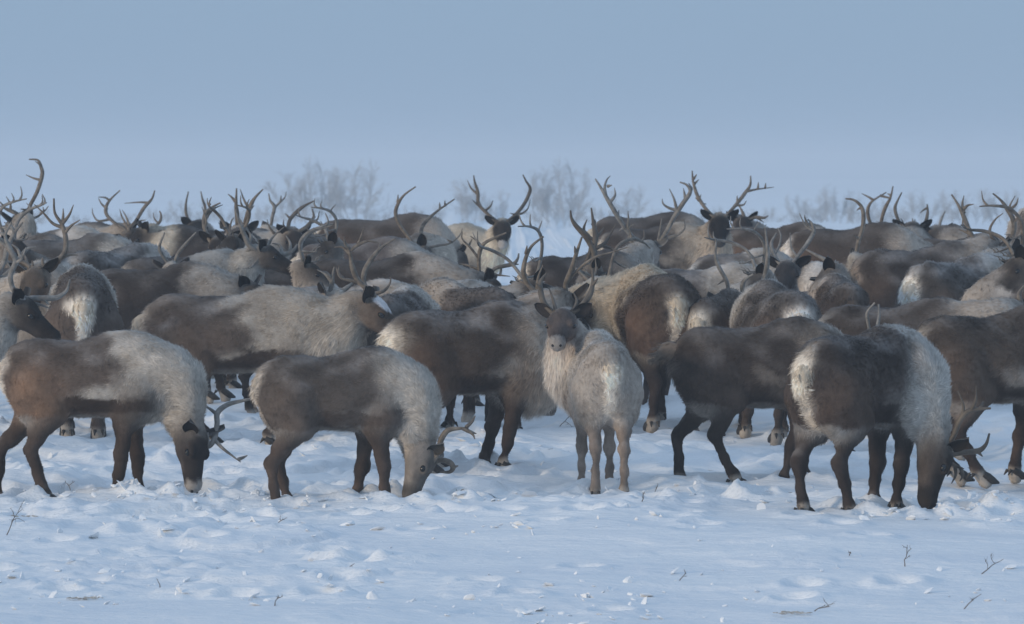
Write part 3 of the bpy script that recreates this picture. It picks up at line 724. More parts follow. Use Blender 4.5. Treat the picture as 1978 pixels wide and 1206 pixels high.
caribou('b15', 705, 58.5, 4, 'long smooth grey back running across behind the left of the herd', top=471, coat='grey', detail=1, lx=1.12, mods=dict(px=.5, flank=.1, back=c3(.12, .105, .10), frost=.5), poll=(872, 530, .2), nose=(890, 570, .2), ant=None)
caribou('b16', 748, 65.5, 3, 'far domed brown back standing highest left of the face looking at the camera', top=425, coat='brown', lx=1.22, mods=dict(px=.5, frost=.35), poll=(880, 492, .1), nose=(900, 525, .1), ant=None)
caribou('b17', 752, 51.5, 6, 'dark brown caribou with bright white rump patch and long pale neck held level', top=503, coat='dark', detail=1, lx=1.13, mods=dict(px=.24, red=.5, pale=c3(.36, .34, .31), patch=c3(.66, .65, .61)),
        poll=(938, 552, .05), nose=(985, 592, .0), mid=(895, 560, 0), ant='px', am='tan', ar=.95,
        aL=[[(930, 540), (925, 515), (926, 490), (934, 472), (955, 460), (978, 450)], [(932, 478), (920, 465), (908, 456)], [(925, 500), (908, 478), (893, 462), (893, 448)], [(924, 520), (900, 512), (872, 509)], [(905, 476), (912, 462)]],
        aR=[[(942, 540), (955, 520), (975, 514), (992, 510), (1000, 500), (1002, 490)], [(992, 510), (1002, 511)], [(948, 530), (965, 532), (985, 534)], [(966, 532), (968, 520), (966, 512)]])
caribou('b18', 792, 59.5, 48, 'caribou with two long simple swept antlers in front of the highest brown back', top=463, coat='pale', detail=1, poll=(812, 488, -.2), nose=(838, 522, -.35), ant='px', am='tan', ar=1.05, mods=dict(pale=c3(.42, .39, .34), face=c3(.06, .052, .047)),
        aL=[[(806, 478), (790, 460), (772, 435), (764, 412), (770, 392), (782, 376), (803, 361)], [(768, 392), (769, 376)]],
        aR=[[(818, 476), (813, 460), (815, 440), (826, 425), (845, 408), (878, 385)], [(850, 404), (849, 391)], [(860, 398), (859, 388)], [(822, 480), (845, 475), (870, 470), (888, 455), (893, 442)], [(872, 468), (862, 462)]])
caribou('b19', 858, 67.5, 2, 'cream necked caribou looking at the camera with white muzzle and lyre shaped antlers', top=443, coat='pale', detail=1, mods=dict(face=c3(.045, .04, .037), px=.0, pale=c3(.60, .56, .47)), hs=1.05,
        poll=(970, 437, -.15), nose=(971, 482, -.50), mid=(950, 482, 0), uh=(0, 0, 1), ant='px', am='dark', ar=1.15, earup=.4, maner=1.2,
        aL=[[(958, 427), (938, 410), (924, 393), (923, 372), (917, 352), (915, 339)], [(923, 376), (910, 364), (903, 349)], [(930, 402), (920, 394), (912, 386)], [(938, 407), (948, 398), (952, 387)]],
        aR=[[(982, 427), (996, 415), (1010, 398), (1020, 380), (1024, 364), (1016, 350), (1010, 338)], [(997, 414), (1010, 412), (1020, 402), (1024, 386)], [(1000, 413), (992, 414), (985, 412)]])
caribou('b20', 690, 47.6, 8, 'snow dusted pale back just behind the antlers of the long bodied caribou', top=557, coat='pale', detail=1, mods=dict(frost=.9), poll=(800, 600, 0), nose=(820, 640, 0), ant='px', am='grey', ar=1.0,
        aL=[[(775, 590), (740, 585), (700, 590)]], aR=[])
caribou('b21', 632, 47.2, 150, 'caribou crouched low behind a pale neck with a small palmed antler raised', size=.95, coat='pale', poll=(636, 580, -.1), nose=(600, 610, -.1), ant='px', am='grey', ar=1.1,
        aL=[[(634, 572), (640, 552), (642, 535), (646, 516)], [(640, 545), (628, 530), (612, 521)], [(641, 540), (632, 528), (624, 524)]], aR=[[(646, 570), (662, 562), (676, 552), (681, 546)]])
caribou('b22', 775, 46.1, 78, 'grey brown rump showing between the dark face and the humped shoulders', top=571, coat='grey', detail=1, mods=dict(pw=.1), poll=(790, 640, 1), nose=(795, 680, 1.2), ant=None)
caribou('b23', 862, 50.0, 26, 'snow covered back with small white rump left of the brown domed rump', top=556, coat='grey', detail=1, mods=dict(frost=1.0, px=.0, patch=c3(.7, .7, .66), pw=1.2), poll=(960, 600, .2), nose=(980, 640, .2), ant=None)
caribou('b24', 890, 47.2, 128, 'brown domed rump facing away just left behind the humped frosty shoulders', top=557, coat='brown', detail=1, mods=dict(px=.15, pw=0, back=c3(.105, .088, .076)), poll=(800, 610, .5), nose=(780, 650, .5), ant=None)
caribou('b25', 1130, 54.8, 20, 'dark brown caribou with creamy white hindquarters behind the tall forked antlers', top=497, coat='dark', detail=1, mods=dict(patch=c3(.66, .62, .54), pw=1.3, px=.4), poll=(1255, 560, .4), nose=(1275, 600, .4), ant=None)
caribou('b26', 1165, 56.2, 62, 'pale grey caribou seen from behind its ears with great branching antlers', top=502, coat='grey', detail=1, mods=dict(px=-.2, pale=c3(.40, .39, .365), back=c3(.2, .19, .18), face=c3(.15, .14, .13), muz=0), hs=1.08,
        poll=(1252, 480, .55), nose=(1266, 512, .86), mid=(1210, 510, .3), uh=(0, 0, 1), ant='px', am='grey', ar=1.25, earup=.35,
        aL=[[(1236, 472), (1212, 447), (1195, 422), (1175, 388), (1160, 362), (1150, 346)], [(1170, 378), (1168, 362), (1172, 348), (1179, 340)], [(1174, 360), (1182, 358)], [(1178, 392), (1188, 378), (1187, 363)], [(1206, 440), (1196, 425), (1195, 406)], [(1212, 445), (1214, 425), (1213, 408)], [(1205, 440), (1196, 446)], [(1212, 440), (1224, 434)]],
        aR=[[(1270, 470), (1286, 450), (1302, 420), (1318, 395), (1333, 372), (1327, 358), (1313, 352)], [(1308, 407), (1292, 402), (1281, 394), (1279, 384)], [(1307, 405), (1302, 385), (1293, 365)], [(1324, 386), (1322, 374), (1320, 364)], [(1272, 466), (1276, 440), (1278, 422)], [(1284, 462), (1308, 454), (1322, 442), (1322, 424)], [(1330, 378), (1336, 365), (1330, 354)]])
caribou('b27', 1150, 52.5, 100, 'caribou hidden behind the crowd with dark palmed antlers rising at centre', size=.84, coat='dark', poll=(1146, 528, 0), nose=(1160, 562, -.1), ant='px', am='dark', ar=1.45,
        aL=[[(1143, 520), (1148, 500), (1143, 478), (1130, 456), (1112, 436), (1104, 422), (1102, 407)], [(1128, 453), (1128, 440), (1134, 424)], [(1142, 462), (1122, 445), (1108, 430)], [(1144, 470), (1135, 500), (1120, 520), (1105, 535)]],
        aR=[[(1150, 500), (1148, 480), (1150, 455), (1146, 430), (1142, 402)], [(1146, 465), (1158, 452), (1166, 440)], [(1152, 480), (1168, 470), (1178, 455), (1190, 432)], [(1165, 475), (1180, 480), (1195, 488)], [(1145, 435), (1149, 430), (1149, 424)], [(1142, 464), (1130, 448), (1118, 440)]])
caribou('b28', 1262, 71, 4, 'farthest dark back on the skyline right of centre', top=420, coat='dark', lx=1.15, poll=(1390, 480, .2), nose=(1400, 520, .2), ant=None, mods=dict(px=.5))
caribou('b29', 1272, 64, 6, 'dark caribou with pale cream chest turning its black face to the camera under forked antlers', top=443, coat='dark', detail=1, mods=dict(px=.18, pale=c3(.46, .41, .34), muz=.1, face=c3(.024, .022, .022)), hs=1.05, maner=1.5,
        poll=(1390, 428, -.15), nose=(1391, 478, -.5), mid=(1370, 470, 0), uh=(0, 0, 1), ant='px', am='tan', ar=1.1, earup=.45,
        aL=[[(1378, 418), (1362, 402), (1347, 378), (1339, 352), (1337, 330)], [(1342, 355), (1350, 347)], [(1340, 346), (1346, 337)], [(1357, 395), (1364, 394)], [(1350, 388), (1343, 382)], [(1350, 388), (1354, 376)]],
        aR=[[(1402, 418), (1420, 398), (1438, 375), (1449, 358), (1450, 340)], [(1443, 370), (1462, 366), (1495, 362)], [(1464, 366), (1465, 352)], [(1478, 364), (1479, 354)], [(1422, 397), (1436, 396), (1442, 388)], [(1424, 392), (1424, 378)]])
caribou('b30', 1440, 67, 60, 'far caribou whose dark head peeks out right beside the black face', size=.98, coat='dark', poll=(1432, 430, -.1), nose=(1446, 460, -.35), uh=(0, 0, 1), ant='px', am='tan', ar=1.0,
        aL=[[(1438, 424), (1434, 410), (1428, 398)]], aR=[[(1444, 424), (1460, 420), (1476, 421), (1484, 417)], [(1462, 421), (1476, 430)]])
caribou('b31', 1262, 47.2, 104, 'big brown caribou seen from behind with pale neck at left and a dark hind leg', top=532, coat='brown', detail=2, fat=1.12, lx=1.0, mods=dict(px=-.02, red=.9, pale=c3(.52, .46, .36), patch=c3(.62, .58, .50), pw=1.0, pwid=.075, ph=.11, frost=.25), poll=(1118, 590, .25), nose=(1112, 640, .0), mid=(1150, 590, .3),
        ant=None, hoof=True, sink=0, maner=1.2)
caribou('b32', 1375, 51.2, 4, 'grey frosted back stretching between two rumps seen from behind', top=523, coat='grey', detail=1, mods=dict(px=.0, frost=.8, back=c3(.12, .11, .105)), poll=(1500, 590, .1), nose=(1520, 630, .1), ant=None)
caribou('b33', 1392, 47.0, 72, 'small brown rump squeezed between two larger rumps at centre right', top=577, coat='brown', detail=1, fat=.9, poll=(1405, 590, 1.0), nose=(1410, 640, 1.1), ant='px', am='grey', ar=.9, mods=dict(red=.5),
        aL=[[(1404, 575), (1405, 548), (1388, 515), (1382, 495), (1383, 462)], [(1400, 540), (1386, 550)]], aR=[[(1412, 590), (1410, 615)]])
caribou('b34', 1500, 46.0, 104, 'frosty backed caribou seen from behind with a white heart shaped rump', top=563, coat='grey', detail=2, fat=1.0, mods=dict(px=.35, frost=.55, red=.5, patch=c3(.72, .71, .68), pw=1.35, pwid=.10, ph=.13), poll=(1448, 600, 1.3), nose=(1440, 640, 1.4), hoof=True, sink=0,
        ant='px', am='grey', ar=1.1, aL=[[(1442, 585), (1434, 560), (1438, 542), (1455, 530)]], aR=[[(1462, 580), (1474, 545), (1482, 510), (1482, 480), (1478, 440)], [(1475, 542), (1490, 546), (1495, 535)]])
caribou('b35', 1560, 52.8, 290, 'caribou looking towards the camera with dark frosted face and white throat', size=.97, coat='grey', detail=1, mods=dict(face=c3(.05, .05, .053), muz=.1, pale=c3(.56, .55, .52)), poll=(1522, 520, -.15), nose=(1512, 562, -.45), mid=(1540, 560, 0), uh=(0, 0, 1),
        ant='px', am='grey', ar=1.0, hs=1.08, earup=.35, aL=[[(1508, 512), (1494, 490), (1490, 470), (1500, 450)], [(1496, 492), (1505, 475), (1508, 455), (1502, 440)], [(1502, 505), (1485, 490), (1475, 478)]],
        aR=[[(1532, 508), (1545, 490), (1560, 470), (1572, 448), (1568, 432), (1560, 424)], [(1570, 446), (1556, 436), (1544, 412)], [(1564, 438), (1556, 425), (1554, 416)], [(1540, 498), (1528, 478), (1526, 450)]])
caribou('b36', 1510, 66, 3, 'far brown back on the skyline with a pale stripe at its left end', top=441, coat='brown', lx=1.1, mods=dict(px=.55, red=.8), poll=(1650, 500, .3), nose=(1660, 540, .3), ant=None)
caribou('b37', 1655, 59.2, 6, 'brown caribou with bright white rump standing left of the long dark back', top=444, coat='brown', detail=1, lx=1.05, mods=dict(px=.4, red=.6, patch=c3(.64, .63, .60), pw=1.2), poll=(1800, 500, .2), nose=(1820, 540, .2), ant=None)
caribou('b38', 1440, 55.6, 8, 'small patch of dark back with frosted shoulder behind the two looking faces', top=494, coat='grey', lx=.8, detail=1, mods=dict(px=.1, frost=.7), poll=(1540, 560, .2), nose=(1550, 600, .2), ant=None)
caribou('b39', 1792, 52.8, 17, 'long dark caribou with brownish hindquarters and pale saddle, tall antlers at its far end', top=484, coat='dark', detail=1, lx=1.0, mods=dict(px=.26, frost=.5, patch=c3(.28, .25, .22), pale=c3(.40, .38, .35)),
        poll=(1918, 482, .2), nose=(1950, 530, .25), mid=(1880, 505, .15), ant='px', am='tan', ar=1.25,
        aL=[[(1905, 478), (1888, 470), (1874, 450), (1862, 420), (1852, 398), (1838, 376)], [(1862, 412), (1859, 395), (1862, 378)], [(1862, 404), (1870, 397), (1881, 395)], [(1874, 452), (1862, 447), (1851, 443)], [(1890, 474), (1874, 466), (1869, 454)], [(1892, 470), (1896, 462)]],
        aR=[[(1926, 478), (1946, 468), (1958, 448), (1957, 425), (1944, 402), (1934, 388), (1918, 374)], [(1946, 408), (1962, 396), (1967, 382)], [(1956, 432), (1968, 420), (1975, 408)], [(1922, 468), (1912, 446), (1922, 425), (1938, 412)], [(1913, 448), (1904, 448), (1894, 446)]])
caribou('b40', 1862, 50.2, 45, 'snow dusted caribou with white rump and brown flank near the right edge', top=508, coat='grey', detail=1, fat=1.05, mods=dict(frost=1.0, px=.15, patch=c3(.70, .70, .66), pw=1.5, red=.4, face=c3(.10, .085, .075), muz=0), poll=(1948, 505, .55), nose=(1985, 535, .5), mid=(1915, 530, .4),
        ant='px', am='grey', ar=1.1, aL=[[(1940, 500), (1925, 512), (1912, 540), (1910, 565), (1925, 600)]], aR=[[(1955, 495), (1965, 470), (1975, 440)]])
caribou('b41', 1752, 45.0, 7, 'long brown caribou with streaked white rump between the heart rumped and the edge animals', top=593, coat='brown', detail=1, lx=1.1, mods=dict(px=.36, red=.25, flank=.1, frost=.4, patch=c3(.56, .54, .48)), poll=(1968, 608, .1), nose=(2010, 650, .1), mid=(1920, 622, 0), ant='px', am='tan', ar=1.0,
        aL=[[(1975, 590), (1968, 570), (1978, 552)]], aR=[])
caribou('b42', 1735, 66, 25, 'far beige caribou behind two dark heads at right', top=449, coat='pale', poll=(1705, 455, .4), nose=(1720, 480, .6), mods=dict(red=.1), ant='px', am='tan', ar=1.15,
        aL=[[(1692, 448), (1680, 428), (1676, 408), (1684, 390), (1712, 372)], [(1686, 386), (1676, 380), (1664, 374)], [(1700, 378), (1716, 382), (1722, 380)]], aR=[[(1702, 445), (1703, 425), (1710, 402), (1720, 382), (1725, 360)], [(1721, 378), (1714, 374)]])
caribou('b43', 1768, 63.5, 262, 'dark head with both ears out looking back, second from the beige back at right', size=1.0, coat='dark', detail=1, poll=(1762, 447, -.1), nose=(1764, 486, -.4), uh=(0, 0, 1), hs=1.08, mods=dict(face=c3(.035, .03, .028), muz=0), ant='px', am='dark', ar=1.0, earup=.4,
        aL=[[(1748, 440), (1735, 425), (1729, 405), (1732, 392), (1742, 372)], [(1749, 442), (1744, 430), (1740, 422)], [(1750, 440), (1752, 430)]],
        aR=[[(1778, 440), (1788, 428), (1792, 410), (1791, 395)], [(1791, 402), (1784, 406), (1777, 412)], [(1770, 438), (1764, 430), (1762, 422)], [(1768, 438), (1767, 424)]])
caribou('b44', 1822, 66, 300, 'small dark head right of the two eared head with thin straight antlers', size=.97, coat='dark', poll=(1808, 452, -.1), nose=(1816, 484, -.3), uh=(0, 0, 1), ant='px', am='grey', ar=.8, mods=dict(muz=0),
        aL=[[(1811, 446), (1818, 425), (1826, 408)]], aR=[[(1818, 452), (1828, 455), (1836, 452)]])
caribou('b45', 1860, 63, 2, 'tan shoulder low behind the snowy saddle at right', size=.93, coat='brown', poll=(1930, 500, .2), nose=(1945, 540, .2), ant=None)
caribou('b46', 1622, 49.0, 97, 'small brown rump with curled antler above it right of the white throat', size=1.02, coat='brown', detail=1, fat=.72, mods=dict(pw=.1, frost=.5, patch=c3(.12, .10, .085)), poll=(1606, 535, .5), nose=(1600, 570, .4), ant='px', am='grey', ar=1.1,
        aL=[[(1600, 540), (1598, 528), (1606, 516), (1596, 504), (1575, 492), (1556, 482)]], aR=[[(1616, 535), (1630, 540), (1640, 560), (1642, 585)]])
caribou('b47', 1700, 55, 20, 'caribou hidden by the dark back with one tall hooked antler bending left', size=.84, coat='grey', poll=(1656, 505, .1), nose=(1670, 540, .2), ant='px', am='tan', ar=1.1,
        aL=[[(1654, 498), (1657, 470), (1665, 445), (1668, 420), (1664, 400), (1650, 387), (1633, 384)], [(1666, 404), (1660, 403), (1655, 407)], [(1658, 462), (1650, 455)]], aR=[])
caribou('b48', 2012, 64, 100, 'beige caribou cut off by the right edge behind the big antlers', size=1.2, coat='pale', poll=(2020, 440, .4), nose=(2030, 470, .6), ant=None)

caribou('b49', -118, 49.2, 8, 'caribou mostly cut off by the left edge, its thick grey antlers crossing the pale neck', top=560, coat='grey', detail=1, poll=(-14, 548, 0), nose=(20, 600, -.1), ant='px', am='grey', ar=1.3,
        aL=[[(-6, 535), (8, 505), (14, 480), (28, 450), (44, 430)], [(10, 500), (24, 520), (40, 512)], [(16, 474), (2, 462), (-8, 450)], [(28, 450), (20, 436), (8, 430)]],
        aR=[[(0, 540), (22, 522), (38, 500), (52, 482), (70, 478)], [(24, 520), (30, 540), (46, 550)], [(40, 498), (34, 482), (20, 470)]])

T = dict(ant='gen', detail=0)
for key, cx, d, yaw, pl_, ns, sz, am_, asz, lab in [
    ('t1', 575, 49.2, 5, (588, 520), (640, 552), .90, 'grey', .75, 'caribou with small curved antlers just left of the bright white rump'),
    ('t2', 960, 48.6, 200, (1030, 555, .1), (1015, 600, -.1), .92, 'grey', 1.0, 'caribou hidden behind the humped shoulders, antlers crossing the dark brown back'),
    ('t3', 1175, 49.5, 150, (1165, 560, .1), (1190, 600, .1), .92, 'tan', 1.0, 'caribou hidden behind the calf and pale neck with tangled antlers showing'),
    ('t4', 1490, 50.0, 175, (1470, 540, .1), (1440, 580, 0), .90, 'grey', .9, 'caribou behind the white heart rump with upright pale antlers'),
    ('t5', 30, 52.5, 20, (22, 478, .1), (60, 510, 0), .98, 'grey', .75, 'caribou at left edge in the tangle behind the big eared head'),
    ('t6', 470, 54.0, 200, (452, 470, .1), (432, 500, -.1), .95, 'tan', .68, 'caribou wedged behind the black muzzled one, its antlers lost in the tangle'),
    ('t7', 1985, 49.0, 160, (1972, 512, .1), (1950, 548, 0), 1.0, 'tan', .8, 'caribou at right edge whose antlers cross those of the saddled dark one'),
    ('t8', 655, 54.5, 185, (640, 478, .1), (612, 505, 0), .93, 'grey', .65, 'caribou behind the long level necked one with thin antlers over its back')]:
    caribou(key, cx, d, yaw, lab, size=sz, coat=('grey', 'brown', 'dark')[len(key + lab) % 3], poll=pl_, nose=ns, am=am_, asz=asz, ar=1.05, **T)

# ---------------------------------------------------------------- snow cover
def snow_h(x, y):
    """relief of the snow, metres"""
    P = np.stack([x, y * .75, np.zeros_like(x)], -1).reshape(-1, 3)
    a = Noise(21, .16, 10)(P) * .030 + Noise(22, .5, 14)(P * c3(.5, 1, 1)) * .015
    w = Noise(23, 1.5, 16)(P * c3(.55, 1, 1)); a += .009 * w
    crust = Noise(24, 1.1, 18)(P * c3(.5, 1.1, 1) + 5)
    tramp = sstep(-.1, 1.2, Noise(25, .22, 10)(P + 9))
    a += .030 * sstep(.74, .84, crust) * (0.4 + tramp)
    a += .020 * sstep(.85, .98, Noise(26, 2.6, 18)(P * c3(.6, 1.1, 1))) * (0.2 + tramp)
    herd = sstep(39, 41, y).reshape(-1) * (1 - sstep(52, 60, y).reshape(-1))
    a += herd * (.010 * Noise(28, 1.3, 16)(P * c3(.8, 1, 1) + 3) + .006 * Noise(29, 3.2, 16)(P))
    a += .006 * np.abs(Noise(27, 4.5, 18)(P)) * (.2 + tramp)
    a *= .72 + .28 * sstep(38.5, 40.5, y).reshape(-1)
    return a.reshape(x.shape)
def axis(lo, hi, st, far, g=1.18):
    a = list(np.arange(lo, hi + st / 2, st)); d_ = st
    up, dn = [], []; v = a[-1]
    while v < far[1]: d_ *= g; v += d_; up.append(v)
    d_ = st; v = a[0]
    while v > far[0]: d_ *= g; v -= d_; dn.append(v)
    return np.array(dn[::-1] + a + up)
xs = axis(-4.5, 4.5, .031, (-4000, 4000)); ys = axis(32.2, 51, .045, (-250, 9000), 1.14)
XX, YY = np.meshgrid(xs, ys)
HH = snow_h(XX, YY)
fade = 1 - sstep(150, 600, np.abs(YY)) * .0
ZZ = zg(YY) + HH * (1 + sstep(60, 300, YY) * 3)
# pits and pushed-up rims where the animals dig, and hoof prints
dig = [(378, 945, 41.45, .20), (800, 966, 40.7, .18), (1792, 994, 39.9, .22)]
for px, py, d, r in dig:
    cxw = (px - CX) / FP * d
    q = np.sqrt(((XX - cxw) / 1.3) ** 2 + (YY - d) ** 2)
    ZZ += -.05 * np.exp(-(q / r) ** 2) + .050 * np.exp(-((q - r * 1.9) / (r * .5)) ** 2) * (1 + .5 * np.sin(XX * 31 + YY * 17))
rs = np.random.default_rng(5)
for _ in range(460):
    x0, y0 = rs.uniform(-4.4, 4.4), rs.uniform(39.3, 48) if rs.random() < .88 else rs.uniform(34, 39)
    i0, i1 = np.searchsorted(ys, [y0 - .4, y0 + .4]); j0, j1 = np.searchsorted(xs, [x0 - .4, x0 + .4])
    q2 = ((XX[i0:i1, j0:j1] - x0) / .085) ** 2 + ((YY[i0:i1, j0:j1] - y0) / .10) ** 2
    ZZ[i0:i1, j0:j1] += -.060 * np.exp(-q2 ** 1.5) + .020 * np.exp(-(np.sqrt(q2) - 1.7) ** 2 * 4)
ny, nx = XX.shape
I = np.arange(ny * nx).reshape(ny, nx)
q = np.stack([I[:-1, :-1], I[:-1, 1:], I[1:, 1:], I[1:, :-1]], -1).reshape(-1, 4)
g = new_obj('snow_ground', np.stack([XX, YY, ZZ], -1).reshape(-1, 3), q, m_snow)
tag(g, kind='structure')
def ground_at(x, y):
    i = np.clip(np.searchsorted(ys, y), 1, ny - 1); j = np.clip(np.searchsorted(xs, x), 1, nx - 1)
    return ZZ[i, j]
# ---- broken crust and crumbs
_th = np.arange(6) * math.pi / 3
base_v = np.vstack([[(0, 0, -.8)], np.stack([np.cos(_th), np.sin(_th), np.full(6, -.35)], 1), np.stack([np.cos(_th + .5) * .85, np.sin(_th + .5) * .85, np.full(6, .4)], 1), [(0, 0, .8)]]) * .8
base_f = np.array([(0, 1 + (k + 1) % 6, 1 + k) for k in range(6)] + [(13, 7 + k, 7 + (k + 1) % 6) for k in range(6)] + [(1 + k, 1 + (k + 1) % 6, 7 + k) for k in range(6)] + [(1 + (k + 1) % 6, 7 + (k + 1) % 6, 7 + k) for k in range(6)])
mb = MB()
def crumb(x, y, s, flat=1.0):
    v = base_v * rs.uniform(.6, 1.2, (14, 1)) + rs.normal(size=(14, 3)) * .10
    A = np.eye(3) + rs.normal(size=(3, 3)) * .38; Qm, _ = np.linalg.qr(A)
    a_ = rs.uniform(0, 6.28); Rz = np.array([[math.cos(a_), -math.sin(a_), 0], [math.sin(a_), math.cos(a_), 0], [0, 0, 1]])
    v = (v * c3(1.6, 1.1, flat)) @ Rz.T @ Qm.T * s
    mb.add(v + c3(x, y, float(ground_at(x, y)) + s * .25), base_f)
spots = [(-3.6, 41.2, .5, .22, 60), (-2.25, 41.0, .45, .25, 110), (-2.0, 40.7, .35, .2, 50), (-.62, 40.2, .35, .22, 60), (-1.5, 40.2, .3, .3, 40), (2.65, 39.5, .35, .25, 60), (3.05, 39.7, .3, .3, 50), (.5, 41, .6, .4, 50), (1.3, 41.4, .5, .3, 50),
         (-1.6, 38.5, .9, .5, 60), (-3.0, 36, .9, .6, 90), (.1, 38.6, .6, .3, 40), (-.3, 44.3, .6, .6, 50), (-1.8, 35, 1, .5, 60), (1.9, 35.3, 1.2, .5, 50), (.3, 34.2, 1, .5, 60), (3.1, 41.6, .4, .5, 40)]
for x0, y0, sx, sy, n in spots:
    for _ in range(int(n * .75)): crumb(x0 + rs.normal() * sx, y0 + rs.normal() * sy, float(np.clip(rs.lognormal(-4.1, .55), .006, .042)), .45)
for _ in range(260): crumb(rs.uniform(-4.4, 4.4), rs.uniform(33, 50), float(np.clip(rs.lognormal(-4.5, .55), .004, .04)), .4)
tag(mb.build('snow_crumbs', m_chunk, smooth=False), 'loose crumbs of broken snow crust strewn over the trampled snow', kind='stuff')
# ---- blocks of crust big enough to point at
def block(px, py, d, w, label):
    w *= .8
    x, y = (px - CX) / FP * d, d
    z = float(ground_at(x, y))
    n = 9
    a = np.sort(rs.uniform(0, 2 * math.pi, n)); rr = w * rs.uniform(.7, 1.1, n)
    bot = np.stack([np.cos(a) * rr, np.sin(a) * rr * .6, np.full(n, -.03)], 1)
    mid_ = bot * .82; mid_[:, 2] = w * rs.uniform(.25, .6, n)
    tp = bot * .35; tp[:, 0] += w * .15; tp[:, 2] = w * rs.uniform(.7, 1.05, n)
    V = np.vstack([bot, mid_, tp, tp.mean(0)[None]]) + c3(x, y, z)
    F = []; T = []
    for k in range(n):
        k2 = (k + 1) % n
        F += [(k, k2, n + k2, n + k), (n + k, n + k2, 2 * n + k2, 2 * n + k)]; T.append((2 * n + k, 2 * n + k2, 3 * n))
    o = new_obj('snow_block', V - c3(x, y, z), [np.array(F), np.array(T)], m_chunk, smooth=False)
    o.location = (x, y, z)
    tag(o, label, 'snow block', 'broken blocks of snow crust')
block(345, 935, 41.2, .07, 'block of snow pushed up against the muzzle of the left grazing caribou')
block(255, 925, 41.5, .08, 'pointed snow block by the front legs of the left grazing caribou')
block(695, 990, 40.0, .05, 'little snow block in front of the small grazing caribou')
block(492, 945, 40.9, .06, 'snow block left of the hind legs of the small grazing caribou')
block(1880, 985, 40.0, .09, 'angular snow block right of the dark grazing muzzle at front right')
block(1905, 970, 40.3, .08, 'snow block behind the angular one at front right')
block(1440, 955, 40.8, .05, 'snow block between the raised tail caribou and the front right one')
block(1212, 1110, 35.6, .045, 'bright lone snow block in the open right foreground')
block(1165, 1165, 34.2, .035, 'small white snow block nearest the bottom edge right of centre')
block(1208, 990, 39.6, .05, 'rounded snow block below the calf')
block(340, 990, 39.5, .045, 'snow block in the open snow below the left grazing muzzle')
block(1470, 985, 39.6, .04, 'small snow block left of the front right hooves')
# ---- twigs that poke out of the snow
def twig(px, py, d, h, lean, label):
    x, y = (px - CX) / FP * d, d
    z = float(ground_at(x, y)) - .01
    mb = MB()
    def br(p, dr, L, r, lv):
        n = 6; pts = [p]
        for _ in range(n):
            dr = unit(dr + rs.normal(size=3) * .22); pts.append(pts[-1] + dr * L / n)
        v, f_ = tube(pts, np.linspace(r, r * .45, n + 1), 5); mb.add(v, f_)
        if lv:
            for k in (2, 3, 4, 5):
                if rs.random() < .7: br(pts[k], unit(dr + rs.normal(size=3) * .8 + c3(0, 0, .25)), L * rs.uniform(.3, .55), r * .6, lv - 1)
    br(c3(0, 0, 0), unit(c3(lean, rs.normal() * .3, 1)), h, .0035, 2)
    o = mb.build('twig', m_twig); o.location = (x, y, z)
    tag(o, label, 'twig', 'bare twigs poking through the snow')
for a in [(1748, 1088, 36.2, .14, .1, 'forked upright twig in the open snow below the large dark grazing caribou'), (1893, 1098, 35.9, .17, 1.6, 'long twig lying slantwise near the right edge of the foreground'),
          (1262, 925, 41.3, .09, .5, 'short twig between the calf and the walking dark caribou'), (1080, 800, 47.6, .18, .9, 'curved twig behind the calf and the humped caribou'),
          (1640, 1075, 36.6, .09, .1, 'thin upright twig left of the forked one'), (135, 930, 41.3, .10, .1, 'upright twig below the belly of the left grazing caribou'), (870, 945, 40.9, .11, 1.0, 'leaning twig under the curled antler of the small grazing caribou'),
          (265, 950, 40.8, .08, -.6, 'twig by the crust in front of the left grazing caribou'), (12, 1010, 38.6, .22, .8, 'branched twig at the left edge of the foreground'), (535, 1012, 38.8, .07, 0, 'arched twig in the snow hollow left of centre'),
          (105, 1118, 35.4, .06, .8, 'short twig in rough snow at lower left'), (310, 1120, 35.4, .07, -.4, 'twig beside the bare patch at lower left'), (665, 1080, 36.4, .08, 1.4, 'twig lying in smooth snow left of centre foreground'),
          (1310, 1105, 35.7, .07, .9, 'tiny twig in the middle right foreground'), (1570, 1175, 34.0, .12, .5, 'twig at the bottom edge right of centre'), (1860, 1180, 33.9, .14, 1.5, 'twig lying at the bottom right corner'), (1095, 950, 40.7, .06, .7, 'little twig under the pale calf'),
          (1240, 975, 39.9, .06, .2, 'little twig in the snow right of the rounded block'), (530, 1175, 33.9, .07, .2, 'twig at the bottom edge left of centre'), (1868, 885, 43.0, .10, .8, 'twig behind the forked dark antler at right')]:
    twig(*a)
# ---- patches where the animals bared the ground
for px, py, d, w, label in [(22, 968, 40.0, .16, 'bare brown patch scraped open at the left edge'), (1530, 1186, 33.8, .11, 'small bare brown patch at the bottom edge'), (985, 862, 44.6, .11, 'tan patch of bared ground between the hooves at centre'), (165, 1148, 34.7, .10, 'greyish bared patch in the lower left snow')]:
    x, y = (px - CX) / FP * d, d; z = float(ground_at(x, y))
    mb = MB()
    for _ in range(36):
        a_ = rs.uniform(0, 6.28); r_ = w * math.sqrt(rs.random())
        v = base_v * rs.uniform(.5, 1.3, (14, 1)) * rs.uniform(.006, .014) * c3(1.6, 1, .5) + c3(math.cos(a_) * r_, math.sin(a_) * r_ * .8, .012); mb.add(v, base_f)
    o = mb.build('bare_patch', m_dirt, smooth=False); o.location = (x, y, z); tag(o, label, 'bare patch', kind='stuff')

